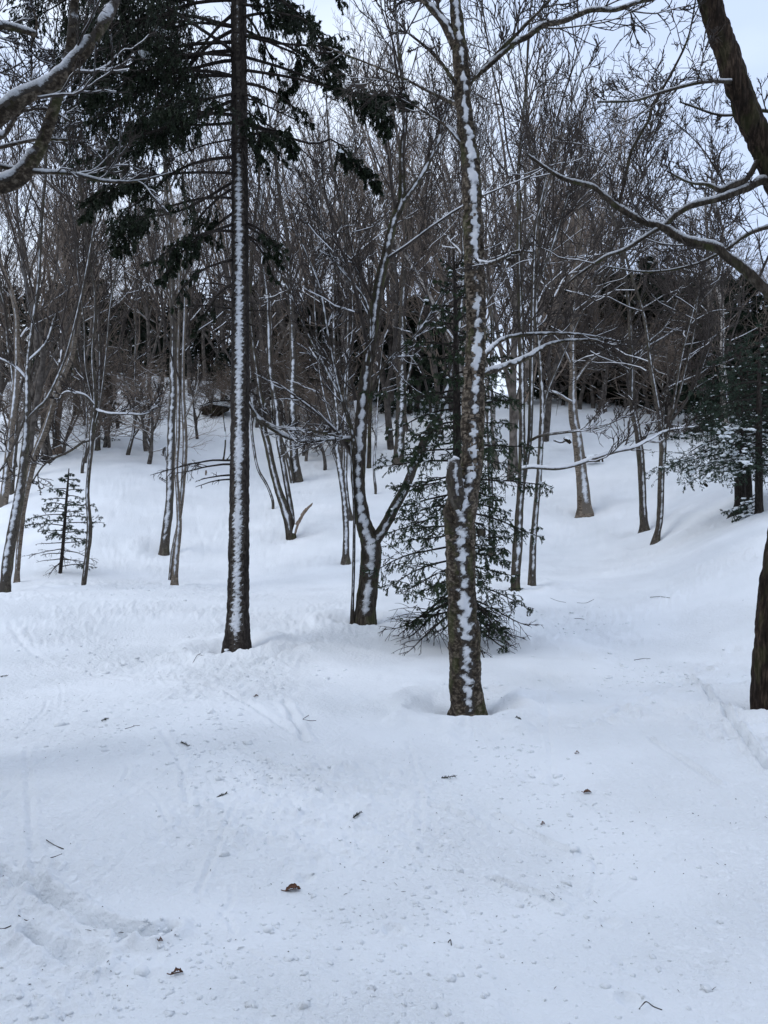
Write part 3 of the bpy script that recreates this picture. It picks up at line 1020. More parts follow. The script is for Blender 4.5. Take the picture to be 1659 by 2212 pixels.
# broken stub and old wound at breast height
st = Mesh()
sp_ = spline(np.array([[*pix(992, 1100, 6.22), .055], [*pix(984, 1060, 6.17), .07], [*pix(982, 1020, 6.15), .06], [*pix(984, 1000, 6.15), .045], [*pix(992, 992, 6.16), .008]]), .012)
G, Nn = tube_grid(sp_[None, :, :3], sp_[None, :, 3], 28)
G = G + Nn * (0.014 * fbm(G * np.array([40, 40, 9]), 4, 3))[..., None]
st.add(G, grid_quads(*G.shape[:3]))
link_part('broken_stub', st, M_GREY, yb)
sm = Mesh()
crust(sm, G, Nn, sp_[None, :, 3], wind=.9, top=.35, amp=.9, thick=.018, freq=22, seed=4)
link_part('snow_crust', sm, M_POWDER, yb, True)
kn = Mesh()
v_, f_ = ico()
for (u, v, dd, s_) in ((966, 1118, 6.2, .05), (963, 1105, 6.22, .04), (1035, 1150, 6.3, .03), (970, 1135, 6.2, .04)):
    kp = spline(np.array([[*pix(u + 10, v, dd + .03), s_], [*pix(u, v, dd), s_ * .9], [*pix(u - 4, v, dd - .01), s_ * .5]]), .01)
    G, Nn = tube_grid(kp[None, :, :3], kp[None, :, 3], 18)
    G = G + Nn * (0.014 * fbm(G * 30, 4, 3))[..., None]
    kn.add(G, grid_quads(*G.shape[:3]))
    e = G[0, -1]
    kn.add(np.vstack([e, e.mean(0)]), None, [[j, (j + 1) % 18, 18] for j in range(18)])
link_part('burl', kn, M_MAPLE, yb, True)
# loose curls of bark on the lit flank
cu = Mesh()
rc = np.random.default_rng(9)
for i in range(230):
    v = rc.uniform(420, 1180)
    cx = np.interp(v, [350, 700, 871, 1000, 1137, 1300], [1016, 1029, 1022, 1019, 993, 998])
    hw = np.interp(v, [350, 700, 1000, 1137], [19, 21, 24, 33])
    s = rc.uniform(-1, 1)
    p = pix(cx + s * hw, v, 6.3 - .09 * math.sqrt(max(0, 1 - s * s)) * hw / 24)
    w_, h_ = rc.uniform(.012, .04), rc.uniform(.006, .018)
    out_ = unit(np.array([s, -math.sqrt(max(0, 1 - s * s)) - .05, 0]))
    tan_ = np.array([-out_[1], out_[0], 0])
    a = np.linspace(0, 2.6, 4)
    rows = [p + out_ * (h_ * math.sin(t)) + UP * (-h_ * (1 - math.cos(t))) for t in a]
    V = np.array([[q - tan_ * w_ / 2, q + tan_ * w_ / 2] for q in rows]).reshape(-1, 3)
    cu.add(V, [[2 * j, 2 * j + 1, 2 * j + 3, 2 * j + 2] for j in range(3)])
link_part('peeling_bark', cu, M_TAN, yb, True)

# ---- forked maple in the middle
hero('maple_tree', 'forked dark maple in the middle with snow packed in its fork', 'tree', 10.6,
     [(786, 1350, 48), (790, 1310, 44), (797, 1249, 42), (802, 1190, 44), (794, 1155, 38), (786, 1130, 33), (777, 1081, 31), (773, 1025, 30), (775, 969, 30), (780, 913, 27), (790, 813, 24), (805, 713, 22), (818, 620, 21), (836, 540, 19), (850, 480, 17), (868, 430, 16), (868, 330, 12), (875, 240, 10)],
     M_MAPLE, 9.5,
     limbs=[([(800, 1195, 22), (812, 1165, 26), (828, 1142, 24), (853, 1095, 22), (876, 1053, 20), (893, 1011, 18, .2), (915, 955, 17, .3), (935, 913, 15, .4), (954, 871, 14, .5), (975, 800, 12, .6), (990, 720, 10, .7), (1000, 600, 8, .8)], 8.5),
            ([(862, 445, 13), (890, 410, 12), (915, 370, 11), (945, 310, 9), (958, 255, 8), (985, 190, 6)], 8),
            ([(772, 1000, 12), (760, 930, 9, -.2), (735, 850, 7, -.4), (712, 740, 6, -.5), (690, 620, 5, -.6), (650, 520, 4, -.6)], 0),
            ([(775, 990, 10), (745, 880, 8, .3), (690, 770, 7, .4), (655, 700, 6, .5), (620, 620, 4, .6), (560, 520, 3, .7)], 0),
            ([(790, 810, 8), (800, 740, 7, -.2), (790, 650, 6, -.3), (720, 560, 5, -.4), (680, 450, 4, -.5), (640, 360, 3, -.6)], 0),
            ([(786, 900, 9), (830, 790, 7, -.3), (900, 720, 6, -.4), (950, 640, 5, -.4), (990, 560, 4, -.4)], 0),
            ([(775, 950, 12), (720, 948, 9, -.3), (660, 953, 9, -.5), (610, 940, 8, -.6), (560, 905, 7, -.7), (535, 870, 4, -.8)], 0, dict(top=.0, wind=1.2)),
            ([(560, 905, 6, -.7), (600, 925, 5, -.8), (670, 930, 5, -.8), (740, 945, 4, -.6)], 0)],
     step=0.02, k=36, amp=0.014, seed=12, flare=.35, crown=dict(n1=11, n2=7, n3=5, t0=.25, ratio=.26, ang=38, trop=.10, rmin=.0024), cover=.66, cr=dict(amp=.7, thick=.014, freq=14, patch=.05), freq=(30, 30, 6))
hero('maple_sapling', 'thin dark stem growing close against the left side of the forked maple', 'sapling', 10.5,
     [(761, 1322, 7), (764, 1221, 7), (765, 1110, 6), (760, 1000, 5), (752, 900, 4)], M_MAPLE, 5.5, k=10, seed=14, cover=.8, crown=dict(n1=6, n2=4, n3=3, t0=.5))

# ---- middle distance, left to right
HB = [
 ('bare_tree', 'snow plastered dark tree leaning right at the left edge, its foot on the flat snow', 14, [(10, 1278, 23), (21, 1188, 23), (39, 1088, 20), (48, 1013, 18), (56, 938, 15), (60, 863, 13), (62, 763, 10), (80, 640, 8), (86, 520, 7)], M_GREY, 12,
  [([(61, 903, 9), (80, 882, 8), (100, 862, 7), (125, 813, 6), (148, 750, 5), (175, 640, 4)], 10), ([(58, 890, 6), (30, 960, 5, -.3), (5, 1010, 4, -.5), (-30, 1050, 3)], 0), ([(60, 820, 6), (30, 790, 5), (-10, 770, 3)], 0, dict(top=-.1)), ([(62, 780, 6), (100, 740, 5), (120, 680, 4)], 0, dict(top=.0))], .58),
 ('birch_tree', 'slim tan birch leaning to the right behind the tree at the left edge', 16, [(37, 1243, 10), (43, 1163, 12), (52, 1088, 13), (75, 988, 15), (100, 925, 14), (125, 838, 13), (155, 763, 12), (165, 700, 9)], M_TAN, 11, [], .95),
 ('sapling_tree', 'crooked slender sapling with many upright branches beside the little fir', 15, [(181, 1265, 11), (190, 1190, 11), (193, 1138, 12), (189, 1063, 8), (196, 988, 9), (199, 938, 12), (206, 888, 11), (205, 838, 9), (200, 763, 7), (205, 640, 6)], M_GREY, 11,
  [([(199, 950, 8), (180, 955, 6), (150, 975, 5, -.3), (100, 1000, 4, -.6), (70, 1040, 3, -.8)], 0), ([(207, 885, 6), (235, 893, 5, -.2), (275, 894, 5, -.2), (318, 893, 4, -.2), (345, 860, 3)], 0, dict(top=-.2)), ([(207, 880, 5), (185, 855, 5, -.2), (160, 848, 5, -.3), (140, 848, 4, -.3), (125, 870, 3)], 0, dict(top=-.2)),
   ([(199, 935, 7), (215, 880, 6), (228, 780, 5), (240, 650, 4)], 9), ([(203, 880, 6), (185, 790, 5), (182, 700, 4)], 9)], .9),
 ('bare_tree', 'straight trunk plastered with snow, left of the twin stemmed tree', 20, [(354, 1201, 22), (360, 1140, 19), (366, 1088, 18), (368, 988, 17), (372, 888, 16), (374, 788, 14), (372, 650, 11), (368, 520, 9)], M_GREY, 14,
  [([(362, 1000, 5), (357, 985, 4), (355, 968, 2)], 0), ([(361, 1042, 5), (352, 1037, 4), (345, 1033, 3)], 0)], .25),
 ('bare_tree', 'tan twin stemmed tree crossing at the foot, between the plastered trunk and the dark spruce', 16, [(377, 1258, 13), (382, 1190, 13), (387, 1138, 12), (386, 1105, 10), (384, 1063, 9), (381, 1013, 9), (384, 938, 9), (386, 838, 9), (385, 740, 8), (388, 620, 7)], M_TAN, 12,
  [([(367, 1253, 8, .1), (374, 1190, 9, .12), (386, 1130, 9, .12), (394, 1063, 10, .1), (400, 963, 11), (397, 888, 10), (395, 838, 9), (396, 763, 8), (400, 640, 7)], 11.5), ([(401, 900, 5), (412, 875, 4), (425, 840, 3), (430, 780, 2)], 0)], .75),
 ('sapling_tree', 'thin bowed sapling bending left beside the leaning forked tree', 24, [(589, 1081, 6), (577, 1050, 6), (557, 1013, 6), (548, 963, 6), (540, 880, 5), (540, 800, 4)], M_GREY, 8, [], .7),
 ('bare_tree', 'dark tree leaning left with a snowy second stem and a dead prong at its foot', 21, [(630, 1177, 22), (627, 1145, 23), (620, 1113, 22), (603, 1063, 17), (590, 1013, 16), (580, 963, 15), (570, 925, 14), (567, 875, 13), (556, 813, 11), (548, 740, 9)], M_MAPLE, 12,
  [([(632, 1150, 11, .1), (630, 1110, 12, .1), (622, 1063, 12, .1), (611, 1000, 12, .1), (602, 950, 12), (597, 875, 12), (585, 813, 12), (582, 763, 10), (578, 650, 8)], 13, dict(wind=.35)),
   ([(570, 925, 9), (555, 900, 8, -.3), (545, 870, 6, -.4), (538, 830, 4, -.5)], 0, dict(top=.1)), ([(572, 925, 10), (568, 895, 9), (575, 872, 8)], 0, dict(top=.0))], .8),
 ('bare_tree', 'grey snow flecked tree with a leaning side stem, higher up behind the leaning forked tree', 28, [(645, 1052, 26), (641, 1020, 21), (636, 988, 19), (632, 913, 18), (632, 838, 17), (632, 763, 14), (628, 640, 11), (622, 520, 9)], M_GREY, 15,
  [([(634, 1056, 10, -.2), (624, 1000, 11, -.2), (608, 955, 10), (598, 913, 9), (590, 860, 8), (585, 760, 6)], 10, dict(wind=.8))], .42),
 ('bare_tree', 'snow plastered sinuous tree just left of the forked maple', 18, [(747, 1214, 20), (747, 1190, 14), (747, 1137, 14), (743, 1081, 13), (736, 1025, 13), (729, 969, 12), (731, 930, 11), (725, 860, 8), (722, 780, 7)], M_GREY, 11,
  [([(731, 960, 6), (722, 930, 5), (706, 880, 5), (690, 800, 4)], 9), ([(738, 1030, 6), (722, 985, 5), (700, 930, 4), (693, 905, 3)], 0), ([(735, 925, 6), (748, 870, 5), (752, 780, 4)], 8)], .40),
 ('bare_tree', 'slim snow streaked trunk between the sinuous tree and the forked maple', 22, [(754, 1110, 12), (750, 1080, 9), (746, 1030, 9), (747, 960, 8), (744, 860, 7), (750, 740, 5)], M_GREY, 11, [], .5),
 ('bare_tree', 'broad pale grey trunk behind the right arm of the forked maple', 29, [(860, 1005, 24), (863, 960, 22), (866, 900, 22), (868, 830, 20), (868, 740, 17), (872, 620, 13)], M_GREY, 16, [([(868, 860, 10), (885, 800, 8), (900, 720, 6)], 13)], .6),
 ('bare_tree', 'dark pole trunk standing alone on the slope right of the forked maple', 29, [(797, 1011, 9), (798, 960, 8), (800, 900, 8), (803, 800, 6)], M_MAPLE, 12, [], 1.0),
 ('sapling_tree', 'thin snow lined sapling on the slope right of the forked maple', 25, [(811, 1053, 6), (808, 1020, 5), (811, 960, 5), (814, 900, 4)], M_GREY, 6, [], .3),
 ('bare_tree', 'pale slim tree seen behind the spruce, just right of the big yellow birch', 19, [(1063, 1198, 15), (1061, 1150, 12), (1060, 1080, 11), (1057, 998, 11), (1058, 900, 11), (1059, 830, 10), (1062, 700, 8)], M_GREY, 12, [], .45),
 ('bare_tree', 'dark green-footed tree whose two stems part at mid height, right of the spruce', 13.6, [(1113, 1274, 19), (1114, 1240, 21), (1117, 1195, 21), (1122, 1123, 18), (1127, 1027, 16), (1127, 931, 14), (1126, 835, 14), (1125, 763, 14), (1122, 600, 11), (1119, 430, 9), (1125, 300, 6)], M_MAPLE, 12,
  [([(1128, 1050, 12), (1138, 990, 11, .1), (1144, 950, 11, .1), (1147, 870, 11), (1149, 763, 11), (1151, 650, 9), (1157, 500, 7), (1180, 380, 5)], 11),
   ([(1128, 1012, 8, -.15), (1150, 1009, 8, -.2), (1200, 1012, 8, -.25), (1240, 1005, 8, -.3), (1275, 993, 8, -.3), (1330, 975, 8, -.3), (1365, 968, 7, -.3), (1400, 951, 6, -.2), (1430, 935, 5), (1460, 927, 4), (1500, 922, 2)], 0, dict(top=-.25, wind=1.5, thick=.014)),
   ([(1398, 953, 4, -.2), (1425, 955, 3, -.2), (1450, 940, 3), (1490, 920, 2)], 0),
   ([(1146, 952, 6), (1170, 941, 6, -.2), (1230, 933, 5, -.3), (1266, 929, 5, -.3), (1302, 921, 4, -.3), (1357, 897, 2, -.2)], 0),
   ([(1125, 560, 7), (1160, 470, 6, -.2), (1190, 380, 5, -.3), (1225, 260, 4, -.4), (1260, 140, 3, -.5)], 0), ([(1150, 640, 7), (1190, 540, 6, .2), (1225, 430, 5, .3), (1260, 330, 4, .3)], 0)], .78),
 ('bare_tree', 'slender banded tree beside the two stemmed one, on its right', 14.2, [(1149, 1258, 16), (1150, 1220, 15), (1152, 1171, 14), (1160, 1075, 13), (1166, 1003, 12), (1171, 931, 12), (1171, 883, 11), (1166, 790, 9), (1158, 680, 8), (1165, 520, 6)], M_GREY, 10.5,
  [([(1171, 900, 6), (1185, 840, 6, -.1), (1215, 770, 5, -.2), (1250, 690, 4, -.3)], 8.5)], .62),
 ('yellow_birch_tree', 'leaning tan birch with a thick foot alone on the open right slope', 24, [(1263, 1103, 32), (1261, 1080, 30), (1259, 1051, 27), (1254, 1003, 24), (1248, 955, 22), (1238, 897, 21), (1237, 859, 18), (1238, 811, 15), (1237, 763, 13), (1240, 640, 10)], M_TAN, 13,
  [([(1237, 870, 8), (1222, 862, 7, -.3), (1200, 848, 6, -.5), (1180, 845, 4)], 0, dict(top=-.2)), ([(1238, 830, 7), (1275, 780, 6), (1330, 745, 5), (1380, 720, 3)], 0), ([(1240, 800, 7), (1210, 740, 6), (1170, 700, 4)], 9)], .74),
 ('bare_tree', 'dark curved trunk in a snow hollow, left one of the pair on the right slope', 21, [(1392, 1142, 19), (1390, 1110, 17), (1388, 1075, 16), (1384, 1003, 16), (1377, 931, 15), (1366, 883, 14), (1362, 850, 14), (1363, 811, 13), (1362, 740, 10), (1355, 640, 8)], M_GREY, 10.5,
  [([(1363, 820, 6), (1340, 780, 5), (1300, 750, 4), (1260, 740, 3)], 0), ([(1363, 800, 6), (1400, 740, 5), (1440, 700, 3)], 8)], .86),
 ('bare_tree', 'dark forking trunk in a snow hollow, right one of the pair on the right slope', 19.5, [(1416, 1174, 19), (1420, 1150, 14), (1425, 1123, 14), (1428, 1051, 14), (1430, 1003, 14), (1431, 955, 16), (1427, 915, 13), (1422, 883, 12), (1415, 835, 11), (1405, 787, 8), (1395, 700, 7)], M_GREY, 10,
  [([(1433, 955, 11), (1440, 930, 10, -.1), (1450, 900, 7, -.1), (1460, 840, 6), (1475, 760, 5), (1500, 660, 4)], 9), ([(1432, 925, 6, -.1), (1434, 880, 5), (1437, 856, 3)], 0), ([(1445, 915, 6), (1480, 870, 5, .2), (1510, 810, 4, .4), (1540, 730, 3, .5)], 0), ([(1442, 918, 5), (1490, 920, 4, -.4), (1540, 905, 3, -.6)], 0, dict(top=0)), ([(1436, 935, 6), (1462, 870, 5, -.2), (1480, 800, 4, -.3)], 8)], .8),
 ('white_birch_tree', 'white birch leaning right before the dark wood at the top of the right slope', 31, [(1510, 930, 14), (1513, 905, 13), (1518, 871, 13), (1525, 811, 13), (1529, 763, 12), (1532, 690, 10)], M_WHITE, 11, [], .95),
 ('white_birch_tree', 'white birch trunk seen through the snowy fir boughs at the right', 24, [(1573, 1000, 14), (1573, 960, 13), (1570, 900, 12), (1564, 820, 11), (1560, 763, 10), (1562, 680, 8)], M_WHITE, 10, [], .95),
 ('birch_tree', 'peeling birch with a wide brown foot high on the left bank', 30, [(123, 978, 26), (123, 955, 17), (121, 915, 15), (130, 860, 13), (140, 800, 12), (150, 740, 11)], M_DEAD, 12, [], .95),
 ('bare_tree', 'stout brown trunk far up the left bank with no low branches', 38, [(167, 897, 18), (166, 875, 15), (165, 820, 13), (163, 740, 12)], M_MAPLE, 13, [], 1.0),
 ('bare_tree', 'slim grey trunk standing behind the crooked sapling', 30, [(211, 975, 12), (212, 940, 10), (214, 880, 9), (216, 780, 8)], M_GREY, 12, [], .8),
 ('sapling_tree', 'small forked snow dusted tree alone at the top of the open slope', 29, [(276, 984, 9), (282, 960, 8), (288, 935, 7), (292, 900, 6), (292, 850, 4)], M_GREY, 7, [([(286, 945, 6), (300, 925, 5), (315, 890, 4), (350, 850, 3), (370, 835, 2)], 0)], .8),
 ('sapling_tree', 'short snapped sapling above the little fir', 26, [(178, 1016, 7), (182, 985, 6), (185, 950, 5), (187, 900, 4)], M_GREY, 5, [], .8),
 ('bare_tree', 'pale thick trunk at the left edge behind the leaning tree', 24, [(6, 1097, 20), (12, 1050, 18), (20, 980, 16), (28, 900, 14), (36, 800, 12)], M_TAN, 13, [], .8),
 ('bare_tree', 'darker trunk beside the pale one near the left edge', 25, [(26, 1085, 10), (27, 1040, 10), (33, 950, 9), (30, 850, 8)], M_GREY, 12, [], .8),
]
for i, (nm, lab, d, poly, mat, H, limbs, cov) in enumerate(HB):
    small = 'sapling' in nm
    far = d > 26
    cr = dict(n1=7 if small else (11 if len(limbs) < 2 else 6), n2=6, n3=5, n4=0 if far else 1, t0=.3 if small else .33, ratio=.36, ang=33, trop=.13, snow=.86 if d > 12 else .75, rmin=.0026 + .0001 * d)
    if 'right slope' in lab:
        cr.update(n1=13, t0=.3, ang=55, ratio=.34, trop=.06, wig=.2, snow=.9)
    lw = [(L[0], L[1] if len(L) > 1 else 0, {**dict(), **(L[2] if len(L) > 2 else {})}) for L in limbs]
    hero(nm, lab, 'tree' if not small else 'sapling', d, poly, mat, H, limbs=lw, step=0.05 if d < 20 else .09, k=16 if d < 20 else 12, amp=.008, seed=20 + i,
         flare=.25 if not small else 0, crown=cr, cover=cov, cr=dict(amp=.6, thick=.010, freq=15 if d > 18 else 17, top=.8, patch=.06), wob=.02 if d < 18 else .03, snow_top=None)

# snapped dead prong on the leaning forked tree
# ---- right edge tree and its overhanging limbs
hero('bare_tree', 'rough reddish tree cut by the right edge, bending back over the slope high up', 'tree', 6.5,
     [(1664, 1515, 74), (1667, 1400, 70), (1674, 1300, 68), (1688, 1200, 66), (1702, 1100, 64), (1714, 900, 62), (1718, 700, 60), (1712, 560, 58), (1698, 450, 56), (1668, 360, 52), (1638, 300, 50), (1598, 200, 48), (1566, 100, 47), (1533, 0, 44), (1500, -120, 40), (1470, -260, 34)],
     M_RED, 9,
     limbs=[([(1705, 480, 20), (1659, 395, 16), (1610, 410, 13), (1555, 430, 11), (1495, 445, 11), (1460, 465, 10), (1435, 488, 9), (1405, 505, 7), (1350, 540, 7), (1310, 555, 6), (1270, 580, 5), (1230, 610, 4), (1205, 640, 3)], 0),
            ([(1712, 690, 26), (1690, 660, 24), (1659, 632, 21), (1610, 585, 20), (1570, 555, 19), (1545, 535, 18), (1480, 520, 16), (1430, 492, 14), (1390, 480, 12), (1340, 452, 11), (1305, 425, 9), (1280, 405, 8), (1220, 388, 7), (1180, 365, 6), (1140, 335, 4)], 0, dict(top=.5, wind=1.4, thick=.016)),
            ([(1335, 448, 8), (1350, 390, 7), (1365, 325, 7), (1402, 258, 6), (1410, 230, 6), (1455, 150, 5), (1485, 85, 4), (1500, 15, 3), (1508, -60, 2)], 0),
            ([(1645, 330, 14), (1630, 360, 12), (1610, 390, 12), (1580, 402, 11), (1555, 412, 9), (1530, 400, 6), (1490, 395, 4), (1440, 370, 3)], 0),
            ([(1590, 178, 8), (1520, 178, 6, -.3), (1430, 200, 5, -.4), (1370, 218, 4, -.5), (1290, 221, 3, -.5)], 0),
            ([(1700, 250, 8, .4), (1640, 240, 5, .4), (1560, 250, 4, .4), (1480, 225, 3, .4)], 0), ([(1700, 480, 9), (1620, 505, 6, .4), (1560, 545, 5, .5), (1490, 575, 4, .6), (1400, 588, 3, .6), (1300, 575, 2, .6)], 0)],
     step=0.02, k=44, amp=0.024, seed=71, flare=0, crown=dict(skip0=True, n1=8, n2=5, n3=5, n4=2, t0=.14, ratio=.32, snow=.89, ang=50, trop=.05, rmin=.0018, rr1=.3), cover=1.2, cr=dict(amp=.35, thick=.02, freq=9, top=.5), freq=(26, 26, 5), limb_mat=M_MAPLE, powder_mat=M_POWDER)

# ---- overhanging tree outside the left edge
hero('bare_tree', 'snow laden tree rooted beyond the left edge, its limbs reaching over the upper left', 'tree', 4.6,
     [(-330, 1720, 110), (-310, 1500, 95), (-270, 1200, 84), (-220, 900, 76), (-170, 660, 66), (-110, 500, 56), (-60, 430, 42), (-10, 405, 36), (40, 385, 32), (70, 350, 29), (95, 300, 27), (120, 225, 24), (145, 140, 21), (155, 75, 20), (162, 0, 18), (175, -90, 16)],
     M_YELLOW, 7.5,
     limbs=[([(-160, 620, 50), (-110, 400, 44, -.1), (-50, 300, 38, -.2), (0, 252, 34, -.2), (50, 212, 31, -.2), (100, 190, 28, -.2), (140, 160, 26, -.2), (175, 122, 24, -.2), (210, 75, 21, -.2), (240, 25, 19, -.1), (262, -30, 17), (300, -120, 13)], 0, dict(top=.28, wind=1.3, thick=.02)),
            ([(-160, 240, 20), (-60, 120, 16), (-10, 62, 13), (30, 62, 12), (60, 70, 11), (78, 76, 9)], 0, dict(top=.2, wind=1.4)),
            ([(-80, 340, 10), (0, 360, 8), (75, 372, 8), (150, 375, 7), (225, 392, 6), (295, 392, 4), (365, 375, 2)], 0, dict(top=.2, wind=1.4)),
            ([(-40, 330, 9, .1), (20, 315, 6, .2), (90, 302, 5, .2), (193, 306, 3, .2)], 0), ([(76, 74, 6), (80, 50, 5), (75, 30, 4), (60, -20, 3)], 0), ([(74, 78, 4), (68, 110, 4, .1), (90, 132, 3, .1), (120, 140, 2, .1)], 0),
            ([(-20, 300, 14, .2), (10, 290, 11, .3), (40, 245, 9, .4), (70, 235, 7, .4), (110, 240, 5, .4), (150, 262, 3, .4)], 0)],
     step=0.016, k=36, amp=0.010, seed=81, flare=0, crown=dict(skip0=True, n1=8, n2=6, n3=5, n4=2, t0=.4, ratio=.3, ang=50, trop=.05, rmin=.0016, rr1=.25), cover=1.2, cr=dict(amp=.75, thick=.018, freq=14, top=.3), powder_mat=M_POWDER)

# ---- spruce behind the yellow birch
r2 = np.random.default_rng(21)
s2p = [(985, 1400, 24), (986, 1200, 23), (988, 1000, 20), (986, 850, 16), (984, 700, 10), (982, 600, 6), (980, 540, 2)]
s2 = stem_points(s2p, 9.3)
s2r = root('spruce_tree', (s2[1, 0], s2[1, 1], gz(s2[1, 0], s2[1, 1])), 'dense young green spruce growing right behind the big yellow birch', 'tree')
solid_stem('trunk', s2, .03, 18, M_SPRUCE_BARK, s2r, .005, 8, .2)
lm = Mesh()
NB2 = 88
for i in range(NB2):
    t = (i + r2.random()) / NB2
    v = 1330 - 760 * t
    az = i * 2.3999 + r2.normal() * .3
    L = np.interp(v, [560, 700, 850, 1000, 1150, 1330], [.18, .55, .95, 1.12, 1.15, .82]) * r2.uniform(.65, 1.12)
    if v > 1290:
        L *= .95
    p = pix(986, v, 9.3)
    elev = np.interp(v, [560, 800, 1100, 1330], [30, 2, -8, -14])
    sn = (lm, .09, .022)
    bm_, _ = bough_mesh(p, az, L, elev, .12 if v < 1250 else .3, r2, r0=.011, dens=15, fol=(.2, 1), per=8, nl=.028, nw=.011, pend=.2, hang=.7, snow=sn, side_ratio=.33, k3=4, curl=1.2)
    link_part('bough', bm_, [M_SPRUCE_BARK, M_NEEDLE_GREEN], s2r, smooth=False)
for i in range(16):       # lower bare branches sweeping to the snow
    az = r2.uniform(0, 6.28)
    p = pix(986, r2.uniform(1270, 1345), 9.3)
    bm_, _ = bough_mesh(p, az, r2.uniform(.8, 1.35), r2.uniform(-30, -12), .25, r2, r0=.012, dens=12, fol=(.25, 1), bare=True, side_ratio=.4, curl=2.5)
    link_part('dead_branch', bm_, M_SPRUCE_BARK, s2r, smooth=False)
link_part('snow_lump', lm, M_CRUST, s2r, True)

# ---- little fir on the left
r3 = np.random.default_rng(33)
s3 = stem_points([(130, 1241, 8), (136, 1180, 7), (142, 1100, 6), (147, 1040, 4), (149, 1012, 2)], 17)
s3r = root('fir_sapling', (s3[1, 0], s3[1, 1], gz(s3[1, 0], s3[1, 1])), 'little open branched fir on the snow beside the crooked sapling', 'sapling')
solid_stem('trunk', s3, .05, 10, M_SPRUCE_BARK, s3r, .002, 8, 0)
lm = Mesh()
for i in range(46):
    t = (i + r3.random()) / 46
    v = 1226 - 205 * t
    p = pix(np.interp(v, [1012, 1241], [149, 130]), v, 17)
    L = np.interp(v, [1015, 1060, 1120, 1226], [.15, .45, .85, .85]) * r3.uniform(.6, 1.1)
    bare = v > 1165 and r3.random() < .8
    bm_, _ = bough_mesh(p, i * 2.4, L, 8 if not bare else -4, .15, r3, r0=.010, dens=8, fol=(.3, 1), per=8, nl=.045, nw=.010, pend=.1, hang=.5, bare=bare, side_ratio=.34, k3=3, snow=None if bare else (lm, .03, .012))
    link_part('bough' if not bare else 'dead_branch', bm_, [M_SPRUCE_BARK, M_NEEDLE_FIR], s3r, smooth=False)
link_part('snow_lump', lm, M_CRUST, s3r, True)

# ---- firs at the right edge
r4 = np.random.default_rng(44)
for (foot, d, vt, wd, lab, nb, Lm, sn) in (((1599, 1097), 17.0, 740, 23, 'broad dark fir at the right edge with snow loaded low boughs', 52, 1.95, .2),
                                   ((1640, 1112), 16.0, 700, 17, 'second dark fir close against the right edge, in front of the broad one', 42, 1.35, .2),
                                   ((1615, 1099), 18.0, 800, 20, 'dark fir trunk tucked behind the broad fir at the right edge', 30, 1.2, .04)):
    s4 = stem_points([(foot[0], foot[1], wd), (foot[0] - 1, (foot[1] + vt) / 2 + 60, wd * .85), (foot[0], vt + 60, wd * .3), (foot[0], vt, 2)], d)
    r4r = root('fir_tree', (s4[1, 0], s4[1, 1], gz(s4[1, 0], s4[1, 1])), lab, 'tree')
    solid_stem('trunk', s4, .06, 16, M_SPRUCE_BARK, r4r, .008, 8, .2)
    lm = Mesh()
    for i in range(nb):
        t = (i + r4.random()) / nb
        v = 1010 - (1010 - vt) * t
        p = pix(foot[0], v, d)
        L = Lm * (1 - t) ** .6 * r4.uniform(.6, 1.1) + .2
        az = i * 2.4 + r4.normal() * .3
        low = v > 900
        bm_, _ = bough_mesh(p, az, L, -4, .2, r4, r0=.016, dens=9, fol=(.2, 1), per=6, nl=.048, nw=.016, pend=.1, hang=.35, side_ratio=.4, k3=3, snow=(lm, sn * (3.2 if low else .5), .042 if low else .022), curl=1)
        link_part('bough', bm_, [M_SPRUCE_BARK, M_NEEDLE_FIR], r4r, smooth=False)
    link_part('snow_lump', lm, M_CRUST, r4r, True)
    if wd == 17:
        lm = Mesh()
        for i in range(5):
            bm_, _ = bough_mesh(pix(foot[0] + 6, 1062 + 8 * i, d), math.pi + r4.normal() * .4, r4.uniform(.5, .95), -22, .3, r4, r0=.01, dens=9, fol=(.3, 1), per=8, nl=.04, nw=.012, side_ratio=.4, k3=3, snow=(lm, .35, .05))
            link_part('bough', bm_, [M_SPRUCE_BARK, M_NEEDLE_FIR], r4r, smooth=False)
        link_part('snow_lump', lm, M_CRUST, r4r, True)

# ------------------------------------------------------------------ the wood behind, copied from a few built trees
def add_proto(parts):
    out = []
    for nm, me, mat, stuff in parts:
        m_ = me.build(nm)
        for q in mat if isinstance(mat, (list, tuple)) else [mat]:
            m_.materials.append(q)
        out.append((nm, m_, stuff))
    return out


